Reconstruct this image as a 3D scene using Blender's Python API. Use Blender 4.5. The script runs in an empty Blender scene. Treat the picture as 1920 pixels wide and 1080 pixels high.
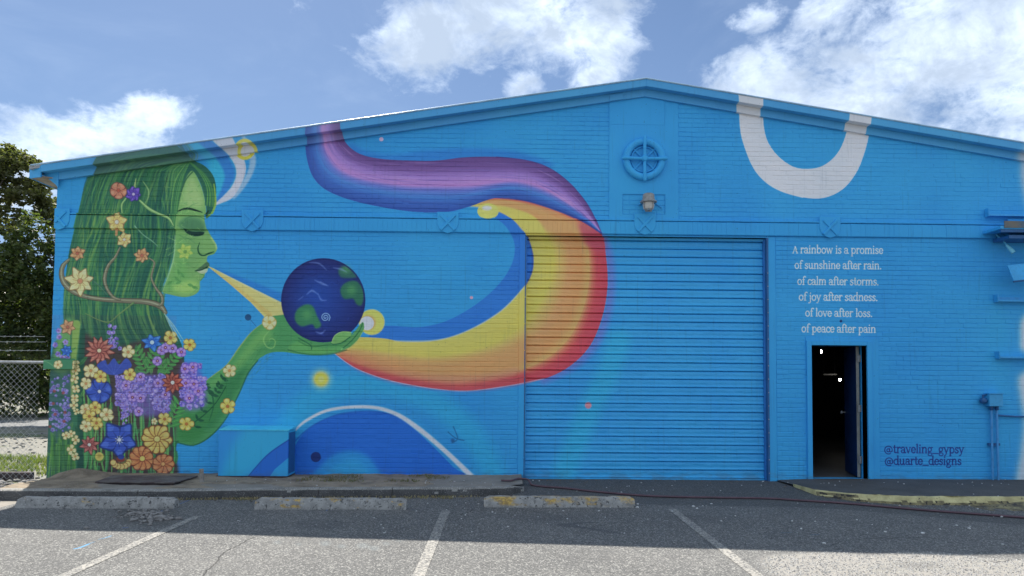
import bpy, bmesh, math, random
import numpy as np
from mathutils import Vector, Matrix
random.seed(7); rng = np.random.default_rng(7)
S = bpy.context.scene
COL = S.collection
# ------------------------------------------------------------------ camera
F, CX, CY, CAM_D, CAM_H = 1387.0, 960.0, 646.0, 11.33, 1.52
PITCH, YAW, ROLL = .047, -.0144, .0085
cam = bpy.data.cameras.new('camera'); cam_o = bpy.data.objects.new('camera', cam); COL.objects.link(cam_o)
cam.sensor_width = 36; cam.lens = F / 1920 * 36; cam.shift_y = (CY - 540) / 1920
cam.clip_start = .05; cam.clip_end = 3000
RM = Matrix.Rotation(YAW, 3, 'Z') @ Matrix.Rotation(math.pi / 2 + PITCH, 3, 'X') @ Matrix.Rotation(ROLL, 3, 'Z')
cam_o.matrix_world = Matrix.Translation((0, -CAM_D, CAM_H)) @ RM.to_4x4()
S.camera = cam_o
RN = np.array(RM)
# ------------------------------------------------------------------ sun, exposure
SUN_DIR = Vector((-.31, .705, 1.0)).normalized()          # from the ground towards the sun
SUN_EL = math.asin(SUN_DIR.z)
SUN_AZ = math.atan2(SUN_DIR.x, SUN_DIR.y)
sun = bpy.data.lights.new('sun', 'SUN'); sun_o = bpy.data.objects.new('sun', sun); COL.objects.link(sun_o)
sun.energy = 4.5; sun.angle = math.radians(.53); sun.color = (1, .94, .85)
sun_o.rotation_euler = SUN_DIR.to_track_quat('Z', 'Y').to_euler()
sun_o.location = (0, 0, 30)
S.view_settings.view_transform = 'Standard'; S.view_settings.look = 'None'
S.view_settings.exposure = 1.05; S.view_settings.gamma = 1; S.view_settings.use_curve_mapping = False
SKY_STRENGTH = .075
PAINT_GAIN = (1.0, 1.0, 1.0)

def ray(px, py):
    return RN @ np.array([(px - CX) / F, -(py - CY) / F, -1.0])
def W(px, py, y=0.0):                                     # photo pixel -> (x, z) on the upright plane at depth y
    d = ray(px, py); t = (y + CAM_D) / d[1]; return (t * d[0], CAM_H + t * d[2])
def G(px, py, z=0.0):                                     # photo pixel -> (x, y) on the level plane at height z
    d = ray(px, py); t = (z - CAM_H) / d[2]; return (t * d[0], -CAM_D + t * d[1])

# ------------------------------------------------------------------ node helpers
class NT:
    def __init__(s, tree): s.t = tree; s.n = tree.nodes; s.l = tree.links
    def add(s, typ, **kw):
        nd = s.n.new(typ)
        for k, v in kw.items(): setattr(nd, k, v)
        return nd
    def put(s, sock, v):
        if isinstance(v, bpy.types.NodeSocket): s.l.new(v, sock)
        elif v is not None:
            try: sock.default_value = v
            except Exception: sock.default_value = (*v, 1)
    def math(s, op, a, b=None, c=None, clamp=False):
        nd = s.add('ShaderNodeMath', operation=op, use_clamp=clamp)
        s.put(nd.inputs[0], a); s.put(nd.inputs[1], b) if b is not None else 0
        if c is not None: s.put(nd.inputs[2], c)
        return nd.outputs[0]
    def vmath(s, op, a, b=None):
        nd = s.add('ShaderNodeVectorMath', operation=op)
        s.put(nd.inputs[0], a)
        if b is not None: s.put(nd.inputs[1], b)
        return nd.outputs['Value'] if op in ('LENGTH', 'DOT_PRODUCT', 'DISTANCE') else nd.outputs[0]
    def noise(s, vec, scale, detail=4, rough=.55, dist=0, out=0):
        nd = s.add('ShaderNodeTexNoise'); s.put(nd.inputs['Vector'], vec)
        nd.inputs['Scale'].default_value = scale; nd.inputs['Detail'].default_value = detail
        nd.inputs['Roughness'].default_value = rough; nd.inputs['Distortion'].default_value = dist
        return nd.outputs[out]
    def voro(s, vec, scale, feature='F1', out='Distance', rnd=1):
        nd = s.add('ShaderNodeTexVoronoi', feature=feature); s.put(nd.inputs['Vector'], vec)
        nd.inputs['Scale'].default_value = scale; nd.inputs['Randomness'].default_value = rnd
        return nd.outputs[out]
    def ramp(s, f, a, b, lo=0.0, hi=1.0):
        nd = s.add('ShaderNodeMapRange', interpolation_type='SMOOTHSTEP')
        s.put(nd.inputs[0], f); nd.inputs[1].default_value = a; nd.inputs[2].default_value = b
        nd.inputs[3].default_value = lo; nd.inputs[4].default_value = hi
        return nd.outputs[0]
    def mix(s, f, a, b, mode='MIX'):
        nd = s.add('ShaderNodeMix', data_type='RGBA', blend_type=mode)
        s.put(nd.inputs[0], f); s.put(nd.inputs[6], a); s.put(nd.inputs[7], b)
        return nd.outputs[2]
    def bump(s, h, strength=.3, dist=.01, normal=None):
        nd = s.add('ShaderNodeBump'); s.put(nd.inputs['Height'], h)
        nd.inputs['Strength'].default_value = strength; nd.inputs['Distance'].default_value = dist
        if normal is not None: s.put(nd.inputs['Normal'], normal)
        return nd.outputs[0]

def C(r, g, b):                                           # sRGB 0-255 -> linear rgba
    def f(c):
        c /= 255.; return c / 12.92 if c <= .04045 else ((c + .055) / 1.055) ** 2.4
    return (f(r), f(g), f(b), 1)

def new_mat(name):
    m = bpy.data.materials.new(name); m.use_nodes = True
    nt = NT(m.node_tree); p = m.node_tree.nodes['Principled BSDF']
    return m, nt, p

def proc_mat(name, base, dark=None, scale=8, rough=.7, bump=.2, bscale=None, bdist=.005, metal=0, contrast=(.35, .7), speck=None, world=True, streak=None, spec=.5):
    m, nt, p = new_mat(name)
    if world: v = nt.add('ShaderNodeNewGeometry').outputs['Position']
    else: v = nt.add('ShaderNodeTexCoord').outputs['Object']
    n = nt.noise(v, scale, 5, .6)
    col = nt.mix(nt.ramp(n, *contrast), base, dark if dark else tuple(c * .7 for c in base[:3]) + (1,))
    n2 = nt.noise(v, scale * 7, 3, .6)
    col = nt.mix(nt.ramp(n2, .45, .75, 0, .45), col, tuple(c * .6 for c in base[:3]) + (1,))
    if speck:
        sp, sc, th = speck
        n3 = nt.noise(v, sc, 2, .5)
        col = nt.mix(nt.ramp(n3, th, th + .06), col, sp)
    p.inputs['Base Color'].default_value = base
    nt.l.new(col, p.inputs['Base Color'])
    p.inputs['Roughness'].default_value = rough; p.inputs['Metallic'].default_value = metal
    p.inputs['Specular IOR Level'].default_value = spec
    if bump:
        nt.l.new(nt.bump(nt.noise(v, bscale or scale * 5, 5, .65), bump, bdist), p.inputs['Normal'])
    return m

# ------------------------------------------------------------------ world
wd = bpy.data.worlds.new('World'); S.world = wd; wd.use_nodes = True
nt = NT(wd.node_tree); bg = wd.node_tree.nodes['Background']
sky = nt.add('ShaderNodeTexSky', sky_type='NISHITA')
sky.sun_disc = False; sky.sun_elevation = SUN_EL; sky.sun_rotation = SUN_AZ
sky.air_density = 1.0; sky.dust_density = .6; sky.ozone_density = 1.5; sky.altitude = 0
dirv = nt.add('ShaderNodeTexCoord').outputs['Generated']
warp = nt.vmath('SUBTRACT', nt.noise(dirv, 3.0, 3, .5, 0, 1), (.5, .5, .5))
wv = nt.vmath('ADD', dirv, nt.vmath('MULTIPLY', warp, (.035, .035, .03)))
blobs = [(120, 262, 150, 75), (235, 285, 150, 62), (20, 300, 140, 70), (290, 215, 60, 45),
         (800, 60, 120, 95), (930, 20, 190, 130), (1050, 60, 130, 100), (1150, 55, 75, 50), (985, 160, 60, 40), (1110, 140, 36, 22), (865, -60, 260, 110),
         (1480, 140, 130, 120), (1650, 200, 240, 170), (1780, 130, 230, 170), (1900, 60, 230, 160), (1430, 25, 70, 34), (1520, 20, 70, 40), (2150, 150, 300, 210)]
f = None
for (bx, by, rx, ry) in blobs:
    c = ray(bx, by); c = c / np.linalg.norm(c)
    d = nt.vmath('MULTIPLY', nt.vmath('SUBTRACT', wv, tuple(c)), (F / rx, F / rx, F / ry))
    e = nt.math('SUBTRACT', 1.0, nt.vmath('LENGTH', d))
    f = e if f is None else nt.math('MAXIMUM', f, e)
sv = nt.vmath('MULTIPLY', dirv, (1, 1, 1.5))
gen = nt.ramp(nt.noise(sv, 2.2, 3, .5), .27, .44, -.4, 1.3)      # unseen clouds over the rest of the sky, cover raised to brighten the wall
back = nt.ramp(nt.add('ShaderNodeSeparateXYZ').outputs[0], -1, 1)
sep = nt.add('ShaderNodeSeparateXYZ'); nt.l.new(dirv, sep.inputs[0])
away = nt.ramp(sep.outputs[1], .72, .35, 0, 1)
f = nt.math('MAXIMUM', f, nt.math('ADD', gen, nt.math('MULTIPLY', nt.math('SUBTRACT', away, 1.0), 2.5)))
nz = nt.noise(sv, 9, 12, .60, .45)
dens0 = nt.math('ADD', nt.math('MAXIMUM', f, -1.2), nt.math('MULTIPLY', nt.math('ADD', nt.math('MULTIPLY', nt.math('SUBTRACT', nz, .5), 2.6), nt.math('MULTIPLY', nt.math('SUBTRACT', nt.noise(sv, 30, 8, .68, .3), .5), 1.3)), 1.0))
dens = nt.ramp(dens0, -.10, .85)
thin = nt.ramp(nt.noise(nt.vmath('MULTIPLY', dirv, (1, 1, 2.2)), 3.1, 8, .6, .6), .46, .85, 0, .16)
dens = nt.math('MAXIMUM', dens, thin)
shade = nt.ramp(nt.math('ADD', nt.math('MULTIPLY', nt.noise(sv, 7.5, 8, .62, .3), 1.1), nt.math('MULTIPLY', nt.math('MINIMUM', dens0, 1.2), .20)), .50, .82)
k = 1 / SKY_STRENGTH
ccol = nt.mix(shade, (.56 * k, .64 * k, .75 * k, 1), (.29 * k, .35 * k, .44 * k, 1))
skyc = nt.mix(1.0, sky.outputs[0], (.44, .52, .62, 1), 'MULTIPLY')
SKYTINT = skyc.node.inputs[7]
haze = nt.ramp(sep.outputs[2], .0, .55, .55, .12)
skyc2 = nt.mix(haze, skyc, (.17 * k, .26 * k, .42 * k, 1))
nt.l.new(nt.mix(nt.math('MULTIPLY', dens, .95), skyc2, ccol), bg.inputs[0])
bg.inputs[1].default_value = SKY_STRENGTH

# ------------------------------------------------------------------ object helpers
def tag(o, label=None, cat=None, group=None, kind=None):
    if label: o['label'] = label
    if cat: o['category'] = cat
    if group: o['group'] = group
    if kind: o['kind'] = kind
    return o
def empty(name, loc=(0, 0, 0), rz=0):
    o = bpy.data.objects.new(name, None); COL.objects.link(o); o.location = loc; o.rotation_euler.z = rz
    o.empty_display_size = .1
    return o
class MB:
    def __init__(s): s.v = []; s.f = []
    def raw(s, vs, fs):
        b = len(s.v); s.v += [tuple(v) for v in vs]; s.f += [tuple(b + i for i in q) for q in fs]; return s
    def box(s, x0, x1, y0, y1, z0, z1):
        return s.raw([(x0, y0, z0), (x1, y0, z0), (x1, y1, z0), (x0, y1, z0), (x0, y0, z1), (x1, y0, z1), (x1, y1, z1), (x0, y1, z1)],
                     [(0, 3, 2, 1), (4, 5, 6, 7), (0, 1, 5, 4), (1, 2, 6, 5), (2, 3, 7, 6), (3, 0, 4, 7)])
    def prism(s, poly, y0, y1):                            # poly in (x, z), extruded along y
        n = len(poly)
        vs = [(p[0], y0, p[1]) for p in poly] + [(p[0], y1, p[1]) for p in poly]
        fs = [tuple(range(n)), tuple(range(2 * n - 1, n - 1, -1))] + [(i, i + n, (i + 1) % n + n, (i + 1) % n) for i in range(n)]
        return s.raw(vs, fs)
    def prism_z(s, poly, z0, z1):
        n = len(poly)
        vs = [(p[0], p[1], z0) for p in poly] + [(p[0], p[1], z1) for p in poly]
        fs = [tuple(range(n - 1, -1, -1)), tuple(range(n, 2 * n))] + [(i, (i + 1) % n, (i + 1) % n + n, i + n) for i in range(n)]
        return s.raw(vs, fs)
    def prism_x(s, prof, x0, x1, closed=True):             # profile in (y, z), extruded along x
        n = len(prof)
        vs = [(x0, p[0], p[1]) for p in prof] + [(x1, p[0], p[1]) for p in prof]
        m = n if closed else n - 1
        fs = [(i, (i + 1) % n, (i + 1) % n + n, i + n) for i in range(m)]
        if closed: fs += [tuple(range(n - 1, -1, -1)), tuple(range(n, 2 * n))]
        return s.raw(vs, fs)
    def tube(s, pts, r, n=8, caps=True):
        pts = [Vector(p) for p in pts]; rings = []; N = len(pts)
        rs = r if isinstance(r, (list, tuple)) else [r] * N
        up = Vector((0, 0, 1)); prev = None
        for i, p in enumerate(pts):
            t = (pts[min(i + 1, N - 1)] - pts[max(i - 1, 0)]).normalized()
            if prev is None:
                a = t.cross(up); a = a if a.length > .05 else t.cross(Vector((1, 0, 0)))
            else: a = prev - t * prev.dot(t)
            a.normalize(); prev = a; b = t.cross(a)
            rings.append([p + (a * math.cos(2 * math.pi * k / n) + b * math.sin(2 * math.pi * k / n)) * rs[i] for k in range(n)])
        vs = [v for R_ in rings for v in R_]
        fs = [(i * n + k, i * n + (k + 1) % n, (i + 1) * n + (k + 1) % n, (i + 1) * n + k) for i in range(N - 1) for k in range(n)]
        if caps: fs += [tuple(range(n - 1, -1, -1)), tuple((N - 1) * n + k for k in range(n))]
        return s.raw(vs, fs)
    def lathe(s, prof, c, axis='z', n=24):                 # prof: (radius, height)
        vs = []; fs = []
        for (r, h) in prof:
            for k in range(n):
                a = 2 * math.pi * k / n
                u, w = r * math.cos(a), r * math.sin(a)
                vs.append((c[0] + u, c[1] + w, c[2] + h) if axis == 'z' else (c[0] + u, c[1] + h, c[2] + w))
        for i in range(len(prof) - 1):
            for k in range(n):
                fs.append((i * n + k, i * n + (k + 1) % n, (i + 1) * n + (k + 1) % n, (i + 1) * n + k))
        fs.append(tuple(range(n))); fs.append(tuple((len(prof) - 1) * n + k for k in range(n)))
        return s.raw(vs, fs)
    def torus(s, c, R_, r, n=40, m=10, ry=None):           # ring in the xz plane
        vs = []; fs = []
        for i in range(n):
            a = 2 * math.pi * i / n
            for j in range(m):
                b = 2 * math.pi * j / m
                q = R_ + r * math.cos(b)
                vs.append((c[0] + q * math.cos(a), c[1] + (ry or r) * math.sin(b), c[2] + q * math.sin(a)))
        for i in range(n):
            for j in range(m):
                fs.append((i * m + j, i * m + (j + 1) % m, ((i + 1) % n) * m + (j + 1) % m, ((i + 1) % n) * m + j))
        return s.raw(vs, fs)
    def build(s, name, mat, parent=None, bevel=0, smooth=False, recalc=True, segs=1):
        me = bpy.data.meshes.new(name); me.from_pydata(s.v, [], s.f)
        if recalc or bevel:
            bm = bmesh.new(); bm.from_mesh(me)
            if bevel:
                eds = [e for e in bm.edges if len(e.link_faces) == 2 and e.calc_face_angle(0) > .5]
                bmesh.ops.bevel(bm, geom=eds, offset=bevel, segments=segs, affect='EDGES', clamp_overlap=True)
            if recalc: bmesh.ops.recalc_face_normals(bm, faces=bm.faces)
            bm.to_mesh(me); bm.free()
        if smooth:
            me.polygons.foreach_set('use_smooth', [True] * len(me.polygons))
            try: me.set_sharp_from_angle(angle=math.radians(40))
            except Exception: pass
        me.materials.append(mat); me.update()
        o = bpy.data.objects.new(name, me); COL.objects.link(o)
        if parent is not None: o.parent = parent
        return o
def local(parent, o):                                      # built in world coordinates, parent stands elsewhere
    o.matrix_parent_inverse = parent.matrix_basis.inverted() if hasattr(parent, 'matrix_basis') else Matrix()
    return o
# ------------------------------------------------------------------ painting: a canvas of the wall in metres
def catmull(pts, closed=True, n=8):
    P = np.array(pts, float); N = len(P); out = []
    rngi = range(N) if closed else range(N - 1)
    for i in rngi:
        if closed: p0, p1, p2, p3 = P[(i - 1) % N], P[i], P[(i + 1) % N], P[(i + 2) % N]
        else: p0, p1, p2, p3 = P[max(i - 1, 0)], P[i], P[i + 1], P[min(i + 2, N - 1)]
        for k in range(n):
            t = k / n
            out.append(.5 * ((2 * p1) + (-p0 + p2) * t + (2 * p0 - 5 * p1 + 4 * p2 - p3) * t * t + (-p0 + 3 * p1 - 3 * p2 + p3) * t ** 3))
    if not closed: out.append(P[-1])
    return np.array(out)
def boxblur(a, r):
    r = int(max(1, round(r)))
    for _ in range(2):
        for ax in (0, 1):
            p = np.pad(a, [(r + 1, r) if i == ax else (0, 0) for i in (0, 1)], mode='edge')
            c = np.cumsum(p, axis=ax, dtype=np.float64)
            n = a.shape[ax]
            a = ((c.take(range(2 * r + 1, 2 * r + 1 + n), ax) - c.take(range(0, n), ax)) / (2 * r + 1)).astype(np.float32)
    return a
class Canvas:
    def __init__(s, x0, x1, z0, z1, res, plane, col, floor=False):
        s.x0, s.x1, s.z0, s.z1, s.res, s.plane, s.floor = x0, x1, z0, z1, res, plane, floor
        s.w = int((x1 - x0) * res); s.h = int((z1 - z0) * res)
        s.a = np.empty((s.h, s.w, 3), np.float32); s.a[:] = np.array(col) / 255.
        s.k = res / (F / (CAM_D + (0 if floor else plane)))   # photo px -> canvas px
        s.alpha = None
    def P(s, pts):
        out = np.empty((len(pts), 2))
        for i, p in enumerate(pts):
            X, Z = (G(p[0], p[1], s.plane) if s.floor else W(p[0], p[1], s.plane))
            out[i] = ((X - s.x0) * s.res, (s.z1 - Z) * s.res)
        return out
    def mask_poly(s, q, pad=0):
        xa, ya = np.floor(q.min(0)).astype(int) - 2 - pad; xb, yb = np.ceil(q.max(0)).astype(int) + 3 + pad
        xa, ya = max(xa, 0), max(ya, 0); xb, yb = min(xb, s.w), min(yb, s.h)
        if xb <= xa or yb <= ya: return None
        Wd, Hd = xb - xa, yb - ya
        m = np.zeros((Hd, Wd + 1), np.float32); SS = 3
        P1 = q; P2 = np.roll(q, -1, 0)
        xs = np.arange(Wd + 1)
        for r in range(Hd):
            for ss in range(SS):
                y = ya + r + (ss + .5) / SS
                c = (P1[:, 1] <= y) != (P2[:, 1] <= y)
                if not c.any(): continue
                a, b = P1[c], P2[c]
                X = np.sort(a[:, 0] + (y - a[:, 1]) / (b[:, 1] - a[:, 1]) * (b[:, 0] - a[:, 0])) - xa
                for i in range(0, len(X) - 1, 2):
                    l, g = min(max(X[i], 0), Wd), min(max(X[i + 1], 0), Wd)
                    if g <= l: continue
                    li, gi = int(l), int(g)
                    if li == gi: m[r, li] += (g - l) / SS
                    else:
                        m[r, li] += (li + 1 - l) / SS; m[r, gi] += (g - gi) / SS
                        m[r, li + 1:gi] += 1 / SS
        return xa, ya, m[:, :Wd]
    def lay(s, xa, ya, m, col, alpha=1):
        H, Wd = m.shape
        m = np.clip(m, 0, 1) * alpha
        t = s.a[ya:ya + H, xa:xa + Wd]
        c = np.asarray(col, np.float32) / 255.
        t += (c - t) * m[..., None]
        if s.alpha is not None:
            u = s.alpha[ya:ya + H, xa:xa + Wd]; u += (1 - u) * m
    def poly(s, pts, col, alpha=1, blur=0, smooth=True, n=6, raw=False):
        q = np.asarray(pts, float) if raw else s.P(pts)
        if smooth and len(q) > 2: q = catmull(q, True, n)
        b = blur * s.k
        r = s.mask_poly(q, int(b * 2.2))
        if r is None: return
        xa, ya, m = r
        if b >= 1: m = boxblur(m, b)
        s.lay(xa, ya, m, col, alpha)
    def stroke(s, pts, w, col, alpha=1, soft=0, n=6, smooth=True):
        """tapered line; w in photo px: number or list interpolated along the line"""
        q = s.P(pts)
        if smooth and len(q) > 2: q = catmull(q, False, n)
        N = len(q); ws = np.interp(np.linspace(0, 1, N), np.linspace(0, 1, len(w)), w) if isinstance(w, (list, tuple)) else np.full(N, float(w))
        rs = ws * s.k / 2
        R_ = rs.max() + soft * s.k + 2
        xa, ya = np.floor(q.min(0) - R_).astype(int); xb, yb = np.ceil(q.max(0) + R_).astype(int) + 1
        xa, ya = max(xa, 0), max(ya, 0); xb, yb = min(xb, s.w), min(yb, s.h)
        if xb <= xa or yb <= ya: return
        m = np.zeros((yb - ya, xb - xa), np.float32); sf = max(1.0, soft * s.k)
        for i in range(N - 1):
            p, e = q[i], q[i + 1]; rr = max(rs[i], rs[i + 1]) + sf + 1
            x0 = max(int(min(p[0], e[0]) - rr), xa); x1 = min(int(max(p[0], e[0]) + rr) + 2, xb)
            y0 = max(int(min(p[1], e[1]) - rr), ya); y1 = min(int(max(p[1], e[1]) + rr) + 2, yb)
            if x1 <= x0 or y1 <= y0: continue
            yy, xx = np.mgrid[y0:y1, x0:x1]
            d = e - p; L = d @ d + 1e-9
            t = np.clip(((xx + .5 - p[0]) * d[0] + (yy + .5 - p[1]) * d[1]) / L, 0, 1)
            dist = np.hypot(xx + .5 - p[0] - t * d[0], yy + .5 - p[1] - t * d[1])
            rad = rs[i] + (rs[i + 1] - rs[i]) * t
            c = np.clip((rad - dist) / sf + .5, 0, 1)
            sub = m[y0 - ya:y1 - ya, x0 - xa:x1 - xa]; np.maximum(sub, c, out=sub)
        s.lay(xa, ya, m, col, alpha)
    def disc(s, x, y, r, col, alpha=1, blur=0, ry=None):
        a = np.linspace(0, 2 * math.pi, 24, endpoint=False)
        s.poly([(x + r * math.cos(t), y + (ry or r) * math.sin(t)) for t in a], col, alpha, blur, n=2)
    def ribbon(s, inner, outer, ramp, n=40, steps=26, blur_last=0):
        a = s.P(inner); b = s.P(outer)
        def res(q):
            q = catmull(q, False, 10); d = np.r_[0, np.cumsum(np.hypot(*np.diff(q, axis=0).T))]
            t = np.linspace(0, d[-1], n * 3); return np.c_[np.interp(t, d, q[:, 0]), np.interp(t, d, q[:, 1])]
        a, b = res(a), res(b)
        for k in range(steps):
            f0 = k / steps
            q = a + (b - a) * f0
            pos = [r[0] for r in ramp]; cols = np.array([r[1] for r in ramp], float)
            c = [np.interp((k + .5) / steps, pos, cols[:, j]) for j in range(3)]
            s.poly(np.r_[q, b[::-1]], c, 1, 0, smooth=False, raw=True)
    def image(s, name):
        im = bpy.data.images.new(name, s.w, s.h, alpha=s.alpha is not None)
        out = np.ones((s.h, s.w, 4), np.float32); out[..., :3] = np.clip(s.a, 0, 1)
        if s.alpha is not None: out[..., 3] = s.alpha; im.alpha_mode = 'CHANNEL_PACKED'
        im.pixels.foreach_set(np.ascontiguousarray(out[::-1]).ravel()); im.update(); im.pack()
        return im
def value_noise(h, w, cell, seed):
    r = np.random.default_rng(seed); gy, gx = int(h / cell) + 3, int(w / cell) + 3
    g = r.random((gy, gx)).astype(np.float32)
    y = np.arange(h) / cell; x = np.arange(w) / cell
    yi, xi = y.astype(int), x.astype(int); fy, fx = y - yi, x - xi
    fy, fx = fy * fy * (3 - 2 * fy), fx * fx * (3 - 2 * fx)
    a = g[yi][:, xi]; b = g[yi][:, xi + 1]; c = g[yi + 1][:, xi]; d = g[yi + 1][:, xi + 1]
    return (a * (1 - fx) + b * fx) * (1 - fy)[:, None] + (c * (1 - fx) + d * fx) * fy[:, None]

BLUE = (41, 128, 196)
M = Canvas(-7.5, 8.9, -.35, 6.55, 190, 0, BLUE)
# rolled paint: slow patches of two blues
pn = value_noise(M.h, M.w, 260, 1) * .6 + value_noise(M.h, M.w, 90, 2) * .4
M.a += ((pn - .5) * .05)[..., None] * np.array([.6, 1, .7], np.float32)
# teal glow rings above the dome and on the shutter
M.stroke([(520, 860), (545, 795), (590, 748), (650, 722), (720, 722), (800, 745), (860, 790), (900, 840), (925, 890)], 46, (42, 150, 200), .55, 26)
M.stroke([(1160, 640), (1140, 700), (1105, 770), (1060, 880)], 44, (42, 150, 196), .6, 22)
M.poly([(400, 300), (425, 290), (440, 320), (432, 360), (405, 380), (388, 340)], (50, 155, 200), .8, 6)
M.poly([(345, 268), (385, 262), (425, 300), (420, 350), (404, 378), (400, 330), (380, 295)], (46, 150, 200), .75, 5)
M.stroke([(378, 262), (412, 290), (430, 322), (424, 350), (402, 386)], [16, 20, 20, 14, 4], (40, 95, 175), .7, 5)
# dark blue shadow along the ribbons
M.poly([(655, 268), (690, 284), (740, 290), (800, 282), (880, 278), (950, 282), (1010, 296), (1040, 312), (1000, 312), (900, 308), (740, 312), (670, 296)], (38, 105, 178), .8, 4)
M.poly([(715, 612), (790, 613), (850, 596), (915, 553), (955, 505), (965, 460), (948, 425), (915, 398), (930, 385), (1000, 440), (1006, 490), (990, 540), (930, 610), (850, 650), (740, 655), (690, 640)], (38, 102, 182))
M.stroke([(405, 505), (460, 530), (530, 562)], [3, 14, 22], (30, 90, 165), .5, 6)
# ribbon of yellow, orange and red
inner = [(620, 655), (660, 634), (715, 634), (760, 641), (820, 638), (880, 619), (940, 583), (982, 538), (998, 508), (999, 478), (988, 443), (962, 413), (935, 396), (905, 388), (868, 385)]
outer = [(626, 662), (672, 693), (750, 718), (860, 733), (950, 724), (1020, 710), (1070, 685), (1108, 645), (1130, 590), (1139, 535), (1136, 480), (1127, 438), (1092, 414), (1040, 394), (985, 376), (930, 371), (868, 384)]
M.stroke([(1020, 712), (1080, 682), (1118, 640), (1138, 590), (1146, 535), (1142, 480), (1132, 450)], 16, (110, 95, 160), .55, 12)
M.ribbon(inner, outer, [(0, (236, 174, 88)), (.28, (236, 172, 82)), (.36, (226, 156, 90)), (.50, (220, 134, 88)), (.66, (214, 130, 82)), (.76, (216, 144, 88)), (.82, (196, 94, 80)), (.87, (178, 68, 74)), (1, (170, 60, 76))], steps=40)
# upper tip is yellow under orange
M.poly([(868, 385), (900, 380), (950, 388), (1000, 405), (1020, 440), (985, 436), (960, 410), (930, 395), (895, 388)], (236, 174, 88), .95, 1.5)
M.poly([(885, 381), (930, 373), (985, 379), (1050, 398), (1108, 430), (1090, 436), (1030, 436), (1008, 405), (960, 388)], (216, 138, 90), .9, 2.5)
M.poly([(1085, 418), (1127, 440), (1132, 470), (1100, 460)], (160, 72, 90), .8, 4)
M.disc(915, 396, 20, (204, 192, 96), 1, 0, 15); M.disc(913, 390, 9, (235, 230, 215), .9, 1, 4)
M.stroke([(990, 445), (998, 478), (997, 508), (986, 535)], [2, 5, 4, 2], (38, 80, 150), .7, 1)
# wall section left of the shutter is painted a little further out
M.poly([(640, 662), (760, 700), (880, 717), (980, 708), (980, 720), (880, 733), (760, 722), (672, 694)], (164, 72, 76), .6, 3)
M.stroke([(880, 715), (905, 710), (925, 706), (950, 712), (980, 708)], 1.4, (120, 60, 60), .7)
M.poly([(650, 650), (720, 668), (800, 674), (880, 668), (950, 650), (1000, 628), (1010, 650), (960, 695), (860, 718), (760, 702), (670, 672)], (206, 134, 86), .7, 8)
M.poly([(720, 690), (800, 702), (900, 702), (970, 690), (960, 705), (860, 718), (760, 706)], (180, 116, 96), .6, 4)
M.stroke([(740, 640), (820, 638), (880, 619), (940, 583), (982, 540)], 3, (236, 225, 150), .5, 2)
M.stroke(outer[:6], [1.6, 1.6], (150, 180, 215), .7, .5)
M.poly([(628, 655), (680, 668), (760, 690), (800, 708), (720, 698), (650, 672)], (206, 120, 84), .5, 4)
# purple ribbon
low = [(574, 228), (572, 262), (576, 300), (588, 333), (612, 356), (655, 374), (715, 388), (780, 397), (838, 397), (880, 387), (930, 371), (985, 376), (1045, 394), (1090, 414), (1127, 438)]
upp = [(637, 222), (640, 250), (652, 272), (676, 289), (715, 298), (770, 301), (820, 301), (870, 295), (930, 294), (985, 300), (1030, 315), (1068, 343), (1098, 378), (1115, 408), (1127, 437)]
M.ribbon(upp, low, [(0, (82, 60, 112)), (.20, (98, 74, 130)), (.36, (134, 108, 172)), (.52, (152, 116, 178)), (.60, (92, 105, 178)), (.72, (62, 112, 182)), (.84, (50, 88, 158)), (1, (42, 72, 142))], steps=40)
for _ in range(140):                                      # dry brush strokes along the ribbon
    t = rng.uniform(.02, .9); i = t * (len(upp) - 1); j = int(i); f = i - j; s_ = rng.uniform(.05, .95)
    pts = []
    for dt in (0, .6, 1.2):
        ii = min(i + dt, len(upp) - 1.001); j = int(ii); f = ii - j
        u = np.array(upp[j]) * (1 - f) + np.array(upp[j + 1]) * f
        ii = ii * (len(low) - 1) / (len(upp) - 1); j = int(ii); f = ii - j
        l = np.array(low[j]) * (1 - f) + np.array(low[min(j + 1, len(low) - 1)]) * f
        pts.append(tuple(u * (1 - s_) + l * s_))
    M.stroke(pts, [.5, rng.uniform(1, 3), .5], (175, 150, 200) if (s_ < .55 and rng.random() < .5) else (60, 70, 135), rng.uniform(.1, .3), 1)
M.stroke(low[10:], [1, 3, 4, 4, 3], (36, 62, 130), .8, 1)
M.stroke(upp[8:], 1.5, (70, 50, 110), .7, .5)
# glowing ball and small dots
M.disc(697, 604, 24, (222, 200, 90), 1, .8); M.disc(690, 605, 15, (215, 150, 90), 1, 1); M.disc(688, 606, 13, (225, 222, 235))
M.disc(602, 711, 19, (160, 185, 130), .7, 6); M.disc(602, 711, 13, (222, 190, 70), 1, 2.5); M.disc(602, 711, 6, (232, 212, 110), .9, 1.5)
M.disc(465, 595, 6, (24, 70, 110)); M.stroke([(470, 600), (480, 612)], 1, (30, 85, 130))
M.disc(1103, 760, 6, (228, 120, 130), 1, .8); M.disc(884, 558, 3, (225, 140, 160)); M.disc(715, 261, 4, (175, 150, 190)); M.disc(1577, 602, 2.6, (28, 50, 90))
M.stroke([(840, 810), (855, 822), (870, 826)], 2, (24, 85, 125), .8); M.stroke([(850, 800), (858, 822), (848, 830)], 2.4, (24, 85, 125), .7); M.disc(849, 826, 4, (24, 70, 110), .8, 1)
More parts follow.
